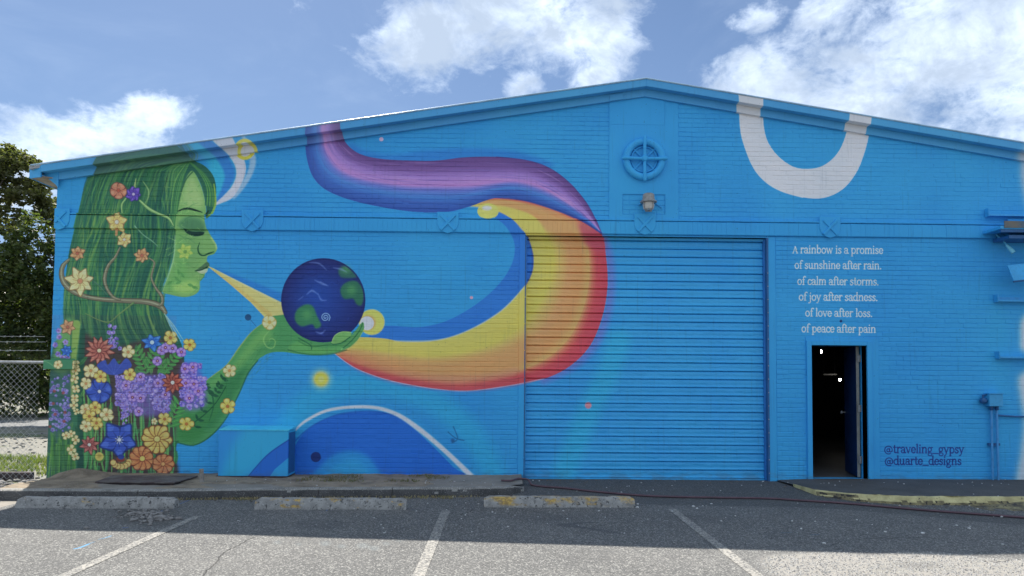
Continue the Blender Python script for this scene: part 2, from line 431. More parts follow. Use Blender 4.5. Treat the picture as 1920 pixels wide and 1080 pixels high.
# dome at the foot of the wall
M.poly([(540, 900), (552, 838), (585, 800), (635, 778), (700, 772), (750, 784), (800, 826), (850, 876), (875, 905)], (28, 90, 178), 1, 0)
M.stroke([(552, 828), (585, 799), (635, 777), (700, 771), (750, 782)], 3, (22, 70, 145), .6, 1.5)
M.poly([(585, 905), (600, 875), (625, 853), (660, 845), (690, 856), (712, 885), (722, 905)], (38, 128, 198), .8, 4)
M.poly([(610, 905), (630, 872), (665, 860), (690, 880), (700, 905)], (44, 140, 205), .6, 6)
M.disc(592, 857, 9.5, (22, 42, 96))
M.stroke([(552, 808), (575, 788), (620, 768), (690, 763), (740, 775), (785, 804), (835, 846), (886, 895)], [3.5, 6, 6, 7, 8, 10, 9, 11], (150, 178, 225), .9, 2.5)
M.stroke([(552, 808), (575, 788), (620, 768), (690, 763), (740, 775), (785, 804), (835, 846), (886, 895)], [2, 3, 4, 4, 5, 6, 6, 7], (192, 200, 232), .9, 1.5)
# big white U
M.poly([(1385, 150), (1386, 190), (1388, 235), (1395, 270), (1412, 312), (1435, 340), (1465, 358), (1505, 370), (1545, 371), (1580, 355), (1605, 325), (1620, 290), (1630, 250), (1636, 200), (1637, 160),
        (1596, 160), (1594, 205), (1588, 245), (1575, 280), (1555, 303), (1530, 315), (1495, 315), (1465, 298), (1442, 270), (1432, 235), (1431, 180), (1432, 150)], (200, 206, 228), 1, 0, n=4)
for _ in range(60):
    t = rng.uniform(0, 1); x = 1390 + t * 240; y = 370 - ((t - .5) ** 2) * 560 - rng.uniform(2, 42)
    M.stroke([(x, y), (x + rng.uniform(6, 22), y + rng.uniform(-3, 3))], [.4, 1.2, .4], (160, 172, 200), .35, .6, smooth=False)
M.stroke([(1386, 170), (1388, 235), (1395, 270), (1412, 312), (1435, 340), (1465, 358), (1505, 370)], 2, (205, 210, 232), .8, 1)
# swoosh and ring beside the hair
M.poly([(395, 258), (422, 285), (438, 305), (443, 325), (436, 347), (420, 366), (400, 385), (412, 382), (437, 370), (453, 345), (461, 320), (458, 300), (448, 282), (430, 250), (410, 245)], (180, 186, 218), .95, .7)
M.poly([(452, 250), (470, 270), (480, 300), (472, 330), (452, 360), (436, 374), (452, 345), (464, 322), (468, 300), (462, 280)], (140, 165, 212), .8, 1)
a_ = np.linspace(0, 2 * math.pi, 25)
M.disc(459, 280, 15, (195, 195, 215)); M.stroke([(459 + 16 * math.cos(t), 280 + 16.5 * math.sin(t)) for t in a_], 6.5, (212, 180, 70), 1, 1, n=2)

# ---------------- the green figure
GD, GM, GL = (32, 84, 68), (56, 114, 70), (110, 150, 84)
M.poly([(183, 292), (160, 345), (142, 420), (128, 480), (121, 540), (119, 600), (112, 700), (92, 740), (88, 900), (200, 905), (322, 905), (330, 840), (345, 700), (340, 645), (318, 610), (308, 575), (303, 545),
        (318, 500), (328, 450), (332, 400), (345, 350), (360, 322), (376, 345), (386, 385), (388, 410), (398, 400), (405, 370), (402, 335), (385, 312), (362, 300), (345, 285), (325, 268), (290, 250), (220, 262)], GD, 1, 0, n=4)
rr = random.Random(3)
def hair_at(u, v):                                        # u across 0..1, v down 0..1
    y = 262 + v * 385
    left = np.interp(v, [0, .02, .08, .2, .45, .7, .88, 1], [318, 246, 188, 162, 138, 122, 119, 125])
    right = np.interp(v, [0, .1, .2, .35, .55, .7, .8, .9, 1], [330, 372, 345, 334, 326, 312, 302, 312, 338])
    return (left + (right - left) * u, y + 10 * math.sin(u * 5 + v * 4) - (1 - v) * 18 * abs(u - .75))
for i in range(620):
    u = rr.random(); v0 = rr.random() * .9; L = rr.uniform(.1, .35); du = rr.uniform(-.015, .015)
    pts = [hair_at(min(max(u + du * k + .022 * math.sin(v0 * 14 + u * 9 + k * .9), 0), 1), min(v0 + L * k / 4, 1.02)) for k in range(5)]
    c = rr.choice([GM, (72, 128, 70), (44, 104, 74), (28, 78, 70), (24, 72, 62), (108, 146, 74), (84, 132, 68), (36, 92, 74), (24, 70, 64)])
    if v0 < .12: c = tuple(q * .8 for q in c)
    M.stroke(pts, [.6, rr.uniform(2, 5.5), rr.uniform(1.5, 4.5), .4], c, rr.uniform(.28, .62), 1.3, n=4)
for i in range(70):                                       # bright strands
    u = rr.random(); v0 = rr.uniform(.15, .8); L = rr.uniform(.12, .3)
    M.stroke([hair_at(min(max(u + .01 * math.sin(k * 1.3), 0), 1), v0 + L * k / 4) for k in range(5)], [.3, 1.4, .3], (116, 152, 92), .35, .6, n=4)
for i in range(120):                                      # locks sweeping back from the parting
    e = rr.random(); x1, y1 = 168 + e * 160, 350 + rr.uniform(0, 60)
    pts = [(352 - rr.uniform(0, 6), 296 + rr.uniform(-4, 4)), (352 - (1 - e) * 70, 290 + e * 14), (x1 + (1 - e) * 34 + 8, 300 + e * 22), (x1 + 6, y1 - 30), (x1, y1)]
    M.stroke(pts, [1, rr.uniform(2, 4), rr.uniform(2, 4), .5], rr.choice([(36, 92, 62), (28, 78, 66), (60, 116, 70), (84, 134, 78), (24, 68, 60), (44, 100, 66)]), rr.uniform(.4, .8), .8, n=4)
for (x, y) in ((222, 357), (250, 364)): M.disc(x, y, 17, (30, 78, 62), .6, 4)
# dark crown of the hair and darker top on the fascia
M.poly([(176, 300), (215, 255), (325, 250), (362, 292), (340, 300), (290, 300), (230, 310), (190, 330)], (40, 84, 82), .55, 8)
# face
face = [(361, 320), (347, 338), (335, 375), (329, 420), (326, 470), (316, 515), (304, 545), (322, 553), (345, 557), (364, 553), (374, 543), (375, 527), (383, 517), (386, 509), (389, 505), (393, 498), (388, 489), (390, 480),
        (401, 476), (407, 466), (402, 452), (393, 438), (387, 424), (385, 408), (386, 390), (378, 352)]
M.poly(face, (102, 148, 88), 1, 0, n=4)
M.poly([(360, 328), (348, 345), (342, 380), (352, 388), (380, 388), (378, 362)], (138, 172, 112), .8, 5)
M.poly([(352, 445), (372, 452), (376, 470), (368, 500), (350, 520), (335, 500), (338, 460)], (92, 138, 84), .6, 6)
M.poly([(331, 430), (329, 480), (318, 520), (310, 543), (330, 548), (352, 530), (350, 490), (342, 450)], (92, 150, 84), .7, 6)
M.poly([(322, 540), (345, 550), (366, 545), (370, 530), (345, 528)], (140, 184, 96), .8, 4)
M.poly([(338, 416), (352, 407), (372, 408), (386, 420), (384, 434), (362, 440), (340, 430)], (78, 128, 88), .8, 2)
M.poly([(336, 422), (352, 412), (376, 414), (384, 428), (378, 436), (352, 432)], (56, 104, 72), .7, 2.5)
M.poly([(346, 429), (360, 434), (382, 435), (379, 441), (364, 443), (350, 437)], (14, 50, 42), 1, .4)
M.stroke([(340, 424), (352, 410), (370, 406), (386, 412)], 1.6, (60, 110, 72), .8)
M.stroke([(333, 396), (344, 392), (354, 391), (366, 394), (379, 398)], [1.4, 4, 4.2, 3.6, 1.2], (14, 44, 32), 1, .4)
M.stroke([(386, 402), (390, 396)], 3, (14, 44, 32))
M.stroke([(374, 455), (371, 466), (374, 476), (382, 479), (392, 475), (401, 472)], [1, 2.4, 3, 2.6, 3, 1.4], (24, 70, 44), 1, .4)
M.stroke([(396, 446), (404, 458), (406, 466)], 3, (150, 185, 118), .7, 1.5)
M.poly([(366, 508), (378, 499), (388, 491), (393, 497), (388, 503), (376, 507)], (62, 96, 68), .95, .5)
M.poly([(370, 508), (388, 504), (387, 511), (377, 513)], (160, 182, 150), .85, .6)
M.stroke([(366, 508), (378, 506), (390, 500)], 1.8, (16, 50, 38))
M.stroke([(361, 322), (347, 340), (335, 378), (329, 422), (326, 470), (316, 515), (304, 546)], 2.2, (24, 70, 50), .7, 1)
M.stroke([(376, 514), (383, 517), (376, 526)], 1.6, (66, 120, 70), .8, .6)
for a, b in (((330, 440), (350, 452)), ((335, 452), (362, 450)), ((338, 444), (368, 458)), ((345, 398), (372, 380))):
    M.stroke([a, ((a[0] + b[0]) / 2, (a[1] + b[1]) / 2 - 4), b], [.5, 1.6, .5], (66, 118, 74), .6)
for i in range(90):
    x, y = rr.uniform(318, 374), rr.uniform(340, 550)
    M.stroke([(x, y), (x + rr.uniform(-8, 8), y + rr.uniform(-5, 5)), (x + rr.uniform(-12, 12), y + rr.uniform(-9, 9))], [.4, 1.2, .4], rr.choice([(70, 126, 72), (150, 190, 115), (90, 145, 80)]), .5)
def leaf(cv, x, y, ang, L, wd_, col, vein=None, alpha=1):
    c, s_ = math.cos(ang), math.sin(ang); px_, py_ = -s_, c
    pts = [(x, y), (x + c * L * .3 + px_ * wd_, y + s_ * L * .3 + py_ * wd_), (x + c * L * .7 + px_ * wd_ * .8, y + s_ * L * .7 + py_ * wd_ * .8), (x + c * L, y + s_ * L),
           (x + c * L * .7 - px_ * wd_ * .8, y + s_ * L * .7 - py_ * wd_ * .8), (x + c * L * .3 - px_ * wd_, y + s_ * L * .3 - py_ * wd_)]
    cv.poly(pts, col, alpha, 0, n=3)
    if vein: cv.stroke([(x, y), (x + c * L * .95, y + s_ * L * .95)], [1, .5], vein, .7, smooth=False)
for x, y, an in ((322, 528, 2.6), (330, 532, -.5), (345, 520, -2.2), (352, 533, .3), (360, 538, .2), (336, 515, -1.8), (328, 520, .7)):
    leaf(M, x, y, an, 11, 3, (76, 134, 74), (50, 104, 60), .8)
# fringe over the forehead
for k in range(26):
    t = k / 25
    M.stroke([(352 + t * 8, 303 + t * 2), (372 + t * 14, 322 + t * 4), (386 + t * 15, 352 + t * 3), (384 + t * 18, 385 + t * 4)], [1, 3.2, 3, .5], rr.choice([(52, 112, 66), (38, 94, 70), (96, 148, 70), (34, 84, 66)]), .85, .5)
    M.stroke([(355 - t * 6, 306), (344 - t * 14, 330 + t * 6), (334 - t * 12, 372 + t * 5), (329 - t * 10, 425)], [1, 3, 2.5, .5], rr.choice([(52, 112, 66), (38, 94, 70), (96, 148, 80), (34, 84, 66)]), .85, .5)
M.stroke([(401, 345), (404, 380), (396, 402), (388, 408)], [2, 4, 4, 1], (122, 158, 62), .9, 1)
M.stroke([(328, 440), (326, 480), (316, 515), (304, 548)], [1, 3, 3, 1], (130, 176, 130), .8, 1)
# vines
VB = (98, 100, 82)
def vine(pts, w, c=VB, hi=(140, 148, 122)):
    M.stroke(pts, [q * 1.25 for q in w] if isinstance(w, list) else w * 1.25, tuple(q * .62 for q in c)); M.stroke(pts, w, c, 1, .5)
    M.stroke([(x - .6, y - .9) for x, y in pts], [q * .3 for q in w] if isinstance(w, list) else w * .3, hi, .8, .5)
vine([(130, 486), (118, 498), (115, 515), (122, 533), (140, 548), (165, 557), (200, 562), (240, 564), (275, 566), (300, 574), (310, 586)], [3, 7, 8, 9, 8, 7, 7, 8, 9, 9, 6])
vine([(225, 464), (216, 482), (203, 498), (196, 520), (200, 540), (212, 557), (225, 562)], [2.5, 4, 5, 6, 5, 5, 3])
vine([(279, 484), (289, 492), (286, 508), (284, 522), (292, 540), (303, 555), (304, 568), (298, 574)], [2, 3, 3, 3, 4, 5, 5, 3])
vine([(262, 376), (280, 392), (300, 402), (318, 410), (327, 424)], [3, 5, 4, 4, 1.5], (112, 158, 96), (160, 190, 130))
vine([(255, 425), (268, 440), (285, 452), (296, 462)], [3, 2, 2, 1], (76, 130, 100), (130, 170, 140))
vine([(268, 340), (278, 356), (278, 370), (272, 382)], [1, 3, 3, 1], (92, 138, 88), (130, 166, 110))
vine([(172, 525), (185, 535), (200, 552)], [1.5, 2, 1.5], (60, 104, 84), (90, 130, 100))
vine([(250, 568), (235, 580), (220, 592), (205, 604), (185, 600), (160, 588)], [3, 2.4, 2, 2, 1.6, 1], (84, 118, 72), (120, 150, 90))
vine([(229, 400), (228, 384), (236, 372)], [2, 3, 2], (110, 156, 96), (150, 180, 120)); vine([(255, 335), (252, 352)], [1, 4], (120, 160, 96))
def petal_flower(cv, x, y, r, n, col, dark, light, centre, pointed=True, rot=0, fat=.42, squash=1, cr=.2):
    for k in range(n):
        a = rot + 2 * math.pi * k / n; L = r * rr.uniform(.88, 1.08); c, s_ = math.cos(a), math.sin(a) * squash
        w_ = r * fat; px_, py_ = -math.sin(a), math.cos(a) * squash
        if pointed: sh = [(.12, .1), (.45, 1), (.75, .62), (1.04, 0), (.75, -.62), (.45, -1), (.12, -.1)]
        else: sh = [(.12, .25), (.5, .85), (.85, 1), (1.02, .4), (1.02, -.4), (.85, -1), (.5, -.85), (.12, -.25)]
        P = lambda q, g: [(x + c * L * q * f0 + px_ * w_ * g * f1, y + s_ * L * q * f0 + py_ * w_ * g * f1) for f0, f1 in sh]
        cv.poly(P(1.05, 1.18), dark, .9, 0, n=3); cv.poly(P(.98, .9), col, 1, 0, n=3)
        cv.poly([(x + c * L * (.5 + .45 * f0) + px_ * w_ * .45 * f1, y + s_ * L * (.5 + .45 * f0) + py_ * w_ * .45 * f1) for f0, f1 in sh], light, .55, .6, n=3)
        cv.stroke([(x + c * L * .15, y + s_ * L * .15), (x + c * L * .62, y + s_ * L * .62)], [r * .09, .3], dark, .6, smooth=False)
    cv.disc(x, y, r * cr * 1.25, dark, .9); cv.disc(x, y, r * cr, centre)
TAN = ((196, 172, 110), (120, 96, 70), (214, 200, 138), (196, 190, 160))
SAL = ((174, 130, 92), (104, 76, 60), (196, 162, 116), (150, 90, 70))
petal_flower(M, 222, 357, 15, 5, (164, 110, 88), (96, 62, 56), (186, 144, 116), (150, 80, 64), False, .3, .5)
petal_flower(M, 250, 364, 14, 7, (82, 62, 150), (46, 44, 104), (120, 100, 190), (160, 150, 200), True, .1, .5)
petal_flower(M, 221, 417, 19, 5, (196, 166, 100), *TAN[1:], True, -1.5, .42); M.stroke([(219, 430), (218, 440)], 5, (176, 130, 90), .9)
petal_flower(M, 233, 449, 14, 6, *TAN, True, .4, .45)
petal_flower(M, 266, 479, 14, 7, *SAL, True, -.3, .4)
petal_flower(M, 145, 475, 14, 6, *SAL, True, -.4, .4)
petal_flower(M, 150, 527, 27, 7, (206, 190, 128), (120, 100, 70), (222, 210, 150), (170, 120, 90), True, -.25, .3, 1, .16)
petal_flower(M, 347, 472, 15, 6, (140, 172, 84), (104, 150, 78), (160, 186, 90), (90, 130, 70), True, .2, .4)
# shoulder, arm and hand
arm = [(497, 603), (472, 622), (448, 652), (425, 684), (398, 705), (376, 722), (352, 755), (330, 785), (324, 815), (328, 828), (345, 832), (362, 836), (363, 836), (393, 820), (420, 788), (446, 740), (464, 700), (482, 676), (505, 662), (532, 660), (562, 664),
       (600, 666), (640, 658), (664, 644), (680, 622), (681, 604), (670, 620), (655, 630), (640, 635), (615, 640), (585, 632), (560, 615), (545, 598), (540, 586), (520, 588)]
M.poly(arm, (66, 130, 78), 1, 0, n=4)
M.poly([(500, 612), (475, 632), (452, 664), (430, 692), (402, 712), (390, 725), (420, 715), (450, 690), (480, 655), (510, 635)], (100, 152, 82), .7, 5)
M.poly([(350, 770), (335, 795), (332, 822), (360, 828), (385, 812), (372, 790)], (48, 112, 58), .8, 5)
for i in range(150):
    t = rr.random(); x = 360 + t * 150 + rr.uniform(-16, 16); y = 805 - t * 165 + rr.uniform(-14, 14)
    M.stroke([(x, y), (x + rr.uniform(4, 16), y - rr.uniform(4, 18))], [.5, rr.uniform(1.5, 5), .5], rr.choice([(84, 140, 74), (48, 108, 62), (40, 96, 58), (112, 158, 84)]), rr.uniform(.25, .55), 1.6, smooth=False)
M.poly([(410, 720), (400, 760), (380, 800), (400, 802), (430, 762), (455, 712), (470, 685), (440, 700)], (42, 104, 62), .75, 5)
M.poly([(560, 640), (600, 652), (640, 648), (664, 634), (640, 656), (600, 664), (540, 658)], (84, 146, 82), .8, 2)
M.stroke([(560, 640), (585, 650), (620, 645), (650, 640)], 2, (48, 104, 62), .8, 1); M.stroke([(584, 634), (584, 645)], 2, (48, 104, 62), .6, 1)
M.poly([(628, 640), (636, 627), (648, 623), (658, 626), (650, 636), (640, 642)], (104, 158, 84), 1, .5); M.stroke([(632, 642), (650, 634), (664, 622)], 1.4, (50, 110, 60))
M.stroke([(640, 655), (662, 642), (678, 620), (681, 606)], 2.2, (120, 172, 100), .8, 1)
M.stroke([(505, 620), (494, 635), (500, 650), (512, 652), (516, 640), (508, 634), (504, 640)], [1, 2.5, 2.5, 2, 2, 1.6, 1], (110, 160, 92), .9)
M.stroke([(497, 603), (472, 622), (448, 652), (425, 684), (398, 705), (384, 716)], [1, 2, 3, 2, 2, 1], (150, 160, 70), .6, 1.5)
M.stroke([(330, 829), (362, 835), (393, 819), (422, 787), (447, 740), (465, 700), (483, 676)], 2.4, (30, 84, 52), .8, 1)
M.poly([(352, 795), (372, 770), (400, 752), (424, 722), (420, 750), (400, 785), (370, 808)], (50, 112, 62), .9, 1); M.stroke([(352, 800), (380, 780), (404, 756), (424, 724)], 2, (24, 74, 48)); M.stroke([(378, 720), (395, 735), (400, 760), (392, 790)], [1, 3, 3, 1], (28, 82, 52), .8, 1)
for side, pts in ((0, [(365, 800), (385, 760), (412, 722), (438, 690)]), (1, [(380, 720), (400, 742), (420, 700)])):
    for i in range(8):
        t = i / 8; q = catmull(pts, False, 8); p = q[int(t * (len(q) - 1))]
        for sg in (1, -1): leaf(M, p[0], p[1], -.9 + sg * 1.0, 13 - i * .7, 2.4, (26, 76, 50))
M.stroke([(426, 705), (424, 730), (426, 752)], 1.4, (44, 104, 60))
# beam of breath
M.poly([(389, 499), (398, 502), (440, 524), (530, 568), (532, 590), (512, 592), (498, 597), (470, 567), (430, 532)], (222, 178, 108), 1, 0, smooth=False)
M.stroke([(396, 503), (450, 545), (505, 590)], [1, 5, 10], (206, 148, 86), .6, 3); M.stroke([(398, 503), (460, 535), (528, 570)], [1, 3, 4], (236, 205, 130), .8, 1)
# the planet
for k in range(26):
    t = k / 26; M.disc(606 - 14 * t, 563 - 8 * t, 78 * (1 - t) ** .8 + 1, (24 + 4 * t, 34 + 30 * t, 90 + 50 * t))
for i in range(60):
    a = rr.uniform(0, 6.3); q = rr.uniform(5, 66); x, y = 606 + q * math.cos(a), 563 + q * math.sin(a)
    M.stroke([(x, y), (x + rr.uniform(-14, 14), y + rr.uniform(-7, 7))], [.5, rr.uniform(2, 6), .5], rr.choice([(28, 50, 130), (34, 66, 158), (24, 36, 96), (44, 60, 140)]), .45, 3, smooth=False)
for pl, c in (([(638, 545), (645, 532), (662, 526), (674, 532), (682, 550), (678, 572), (668, 570), (662, 560), (645, 560)], (40, 98, 72)), ([(635, 505), (650, 500), (664, 510), (668, 520), (640, 520)], (38, 86, 78)),
              ([(553, 600), (556, 582), (572, 571), (586, 574), (594, 592), (602, 610), (592, 616), (585, 608), (565, 612)], (48, 112, 72))):
    M.poly(pl, c, .95, 1.6); cx_ = sum(p[0] for p in pl) / len(pl); cy_ = sum(p[1] for p in pl) / len(pl); M.disc(cx_ - 3, cy_ - 6, 9, (76, 138, 82), .6, 4)
for pts in ([(580, 492), (598, 494), (612, 506)], [(590, 525), (604, 532), (615, 536)], [(596, 550), (602, 562), (612, 563)], [(560, 562), (568, 556)], [(625, 502), (640, 505), (650, 510)], [(592, 622), (602, 625), (610, 619)], [(575, 552), (585, 545), (596, 552)], [(600, 528), (612, 534)]):
    M.stroke(pts, [.6, rr.uniform(2.5, 4.5), .6], (130, 155, 210), .5, 2.8)
sp = [(610 + (1 + k * .42) * math.cos(k * .7), 595 + (1 + k * .42) * math.sin(k * .7)) for k in range(20)]
M.stroke(sp, 1.5, (130, 170, 220), .9); M.stroke([(584 + 10 * math.cos(t), 508 + 9 * math.sin(t)) for t in a_], 2, (24, 38, 105), .7, 1)
M.stroke([(606 + 77.5 * math.cos(t), 563 + 77.5 * math.sin(t)) for t in a_], 2.2, (22, 32, 86), .9, .8)
M.poly([(622, 642), (628, 629), (642, 622), (658, 623), (656, 632), (644, 641), (630, 646)], (98, 150, 86), 1, .5)
M.stroke([(622, 642), (628, 629), (642, 622), (658, 623)], 1.5, (140, 180, 110), .9); M.stroke([(624, 646), (640, 643), (656, 632)], 2, (34, 88, 56))
M.poly([(640, 650), (656, 634), (668, 618), (680, 604), (682, 618), (668, 640), (650, 654)], (76, 134, 80), 1, .5)
M.stroke([(644, 652), (660, 638), (674, 620), (680, 606)], 2, (36, 92, 58), .9); M.stroke([(652, 655), (668, 642), (681, 620)], 1.5, (128, 172, 104), .7)
M.stroke([(560, 634), (582, 647), (584, 655)], 2.4, (34, 88, 58), .8, 1); M.stroke([(540, 656), (575, 664), (620, 664), (650, 656)], 2.6, (38, 94, 60), .7, 1)
# body of earth, stems and leaves
M.poly([(150, 640), (200, 655), (260, 640), (320, 640), (350, 690), (372, 725), (350, 760), (332, 790), (326, 840), (322, 905), (150, 905)], (62, 54, 54), .95, 3)
M.poly([(88, 905), (92, 700), (98, 660), (104, 640), (128, 640), (136, 700), (140, 905)], (44, 92, 78), 1, 1)
M.poly([(100, 690), (106, 640), (122, 600), (136, 605), (130, 690), (110, 700)], (92, 150, 84), .9, 3)
M.stroke([(143, 612), (142, 680), (143, 760), (138, 893)], [22, 20, 16, 14], (44, 104, 74)); M.stroke([(143, 608), (140, 650), (136, 700), (134, 760)], [16, 12, 8, 3], (120, 158, 74), .9, 3)
M.stroke([(155, 620), (152, 700), (152, 893)], [9, 12, 16], (24, 78, 62), .9, 2)
for i in range(120):
    x = rr.uniform(96, 330); y = rr.uniform(650, 890); an = rr.uniform(-2.6, -.5)
    leaf(M, x, y, an, rr.uniform(10, 26), rr.uniform(2, 4.5), rr.choice([(52, 116, 68), (40, 98, 62), (84, 148, 72), (34, 84, 60), (70, 128, 66)]), (32, 80, 52), .85)
for i in range(46):
    x = rr.uniform(155, 325); M.stroke([(x, rr.uniform(720, 800)), (x + rr.uniform(-8, 8), 850), (x + rr.uniform(-5, 5), 895)], rr.uniform(1.5, 4), rr.choice([(70, 148, 84), (50, 118, 66), (96, 160, 80)]), .9)
for i in range(40):
    x = rr.uniform(96, 140); M.stroke([(x, rr.uniform(805, 840)), (x + rr.uniform(-8, 8), 895)], rr.uniform(2, 5), rr.choice([(88, 150, 60), (38, 90, 60), (60, 120, 56)]), .7, 1, smooth=False)
for (bx, by, ang, n_, L0) in ((275, 700, -2.0, 6, 17), (278, 690, -1.2, 6, 16), (300, 705, -.9, 6, 14), (310, 700, -1.9, 5, 13), (318, 800, -1.2, 6, 20)):
    for i in range(n_):
        for sg in (1, -1): leaf(M, bx + math.cos(ang) * i * 9, by + math.sin(ang) * i * 9, ang + sg * .9, L0, 3.5, (58, 128, 66), (110, 166, 84))
def u3(u, v): return (80 + u / 3, 560 + v / 3)
def small_purple(x, y, r):
    for k in range(5):
        a = 2 * math.pi * k / 5 + x; M.disc(x + math.cos(a) * r * .6, y + math.sin(a) * r * .6, r * .5, rr.choice([(122, 112, 192), (136, 126, 206), (102, 92, 178)]))
    M.disc(x, y, r * .3, (88, 44, 96)); M.disc(x, y, r * .12, (220, 200, 190))
def cluster(u0, u1, v0, v1, n, r0=3.2, r1=5.5, shape=lambda a, b: True):
    for i in range(n):
        a, b = rr.random(), rr.random()
        if not shape(a, b): continue
        x, y = u3(u0 + (u1 - u0) * a, v0 + (v1 - v0) * b); r = rr.uniform(r0, r1)
        if rr.random() < .55: M.disc(x, y, r * .75, rr.choice([(116, 106, 190), (142, 132, 214), (94, 84, 172), (78, 74, 158)])); M.disc(x - .6, y - .8, r * .3, (178, 166, 232), .7)
        else: small_purple(x, y, r)
M.poly([u3(410, 520), u3(470, 440), u3(560, 425), u3(700, 450), u3(722, 560), u3(690, 640), u3(600, 665), u3(500, 640), u3(440, 600)], (96, 80, 166), .75, 4)
M.poly([u3(780, 380), u3(850, 360), u3(905, 460), u3(915, 600), u3(800, 620), u3(775, 500)], (96, 80, 166), .7, 4)
cluster(415, 715, 430, 660, 260, shape=lambda a, b: b < .75 + .25 * math.sin(a * 9))
cluster(775, 915, 365, 625, 120, shape=lambda a, b: a > .1 - b * .2 and not (b < .3 and a > .8))
cluster(352, 435, 150, 285, 46, 2.5, 4.2, lambda a, b: abs(a - .5) < .2 + b * .3)
cluster(440, 475, 560, 720, 26, 2.4, 3.6)
cluster(415, 450, 440, 570, 16, 2.6, 4)
cluster(45, 150, 425, 745, 110, 2.4, 4.2, lambda a, b: abs(a - .5) > .08 or b > .5)
M.poly([u3(40, 420), u3(155, 420), u3(155, 745), u3(40, 745)], (52, 84, 110), .28, 2)
for u, v in ((65, 520), (115, 530), (60, 590), (125, 640), (70, 650), (40, 720), (120, 690)): M.disc(*u3(u, v), 3, (130, 60, 60), .8, .5)
for u, v in ((90, 180), (92, 215), (70, 260), (128, 245), (86, 312), (140, 330), (110, 330)): small_purple(*u3(u, v), 5)
for u, v in ((670, 290), (730, 280), (645, 350), (780, 300), (690, 275), (468, 488), (550, 440), (648, 475), (505, 555), (550, 560), (540, 635), (800, 395), (845, 385), (805, 475), (875, 520), (825, 560), (690, 540), (850, 480)):
    x, y = u3(u, v); petal_flower(M, x, y, 8.5, 5, (142, 118, 196), (98, 76, 160), (168, 148, 220), (104, 36, 62), False, u, .5, 1, .3); M.disc(x, y, 1.2, (222, 190, 170))
RED = ((160, 92, 80), (96, 44, 44), (190, 134, 112), (220, 180, 140))
petal_flower(M, *u3(140, 160), 14, 6, *SAL, True, .2, .35)
petal_flower(M, *u3(318, 292), 27, 12, *RED, True, .15, .2, 1, .14)
petal_flower(M, *u3(730, 472), 20, 10, (150, 76, 62), (90, 36, 40), (180, 110, 86), (226, 210, 180), True, .3, .26, 1, .18)
petal_flower(M, *u3(262, 822), 18, 8, (150, 84, 78), (80, 36, 44), (184, 124, 108), (225, 215, 180), True, -.2, .24, 1, .18)
BLU = ((44, 74, 170), (24, 44, 112), (70, 108, 200))
petal_flower(M, *u3(615, 246), 20, 6, (38, 104, 196), (24, 62, 140), (80, 150, 220), (150, 200, 235), True, .3, .3, .8)
M.poly([u3(305, 375), u3(350, 345), u3(365, 372), u3(400, 335), u3(430, 370), u3(470, 335), u3(500, 378), u3(455, 415), u3(400, 430), u3(345, 415)], (46, 70, 160), 1, 0)
for u in (340, 380, 410, 450): M.stroke([u3(400, 425), u3(u, 360)], [.6, 2, .6], (80, 104, 190), .7, .6, smooth=False)
petal_flower(M, *u3(318, 522), 23, 5, *BLU, (190, 205, 235), False, -.3, .5, 1, .14)
petal_flower(M, *u3(430, 795), 35, 5, *BLU, (170, 190, 230), True, -.95, .40, 1, .1)
for k in range(9):
    a = k * .7; x, y = u3(430, 795); M.stroke([(x, y), (x + 8 * math.cos(a), y + 8 * math.sin(a))], 1, (200, 215, 240), .9, smooth=False)
petal_flower(M, *u3(135, 292), 11, 6, (36, 96, 190), (24, 52, 128), (70, 140, 214), (60, 120, 200), True, .2, .35)
YEL = ((206, 176, 84), (128, 96, 50), (226, 206, 130), (150, 96, 50))
CRM = ((208, 192, 128), (130, 112, 70), (226, 216, 160), (170, 120, 70))
for u, v, r in ((480, 300, 12), (270, 405, 13), (325, 438, 12), (243, 478, 11), (490, 428, 12), (240, 622, 11), (295, 612, 12), (262, 662, 12), (302, 700, 12), (243, 718, 11), (360, 652, 13), (718, 220, 13), (827, 260, 12), (685, 678, 12), (627, 690, 6),
                (808, 705, 13), (1050, 405, 12), (1040, 606, 14)):
    petal_flower(M, *u3(u, v), r, 5, *(YEL if (u * 7) % 3 else CRM), False, u, .40, 1, .2)
for u, v, r in ((103, 372, 8), (183, 370, 8), (185, 405, 8), (180, 452, 8), (185, 508, 8), (180, 560, 8), (175, 600, 8), (190, 635, 6), (130, 770, 8), (160, 760, 7), (185, 795, 8), (160, 850, 9), (182, 888, 8)):
    petal_flower(M, *u3(u, v), r, 4, *CRM, False, v, .42, 1, .2)
petal_flower(M, 505, 604, 13, 5, (216, 200, 130), (150, 130, 70), (230, 218, 160), (170, 140, 70), False, .2, .5)
petal_flower(M, *u3(643, 790), 27, 12, (200, 160, 78), (112, 70, 38), (216, 184, 104), (214, 180, 96), False, .1, .25, 1, .2)
petal_flower(M, *u3(560, 900), 22, 10, (186, 114, 66), (112, 54, 40), (206, 142, 86), (220, 176, 84), False, .3, .3, 1, .22)
petal_flower(M, *u3(677, 930), 19, 9, (180, 112, 68), (108, 56, 40), (200, 138, 88), (200, 140, 80), False, 0, .32, 1, .18)
for k in range(7):
    a = .1 + k * .47; x, y = u3(440, 915); M.disc(x + 15 * math.cos(a), y + 10 * math.sin(a), 6, (128, 78, 44)); M.disc(x + 15 * math.cos(a), y + 10 * math.sin(a), 5, (212, 170, 96))
M.disc(*u3(440, 905), 9, (120, 54, 44), 1, 1, 6); M.disc(*u3(440, 890), 6, (34, 60, 140), 1, 0, 5)
M.disc(*u3(320, 893), 10, (70, 120, 60)); M.disc(*u3(318, 888), 8, (186, 168, 80)); M.disc(*u3(318, 885), 4, (140, 130, 60), .8, 1)
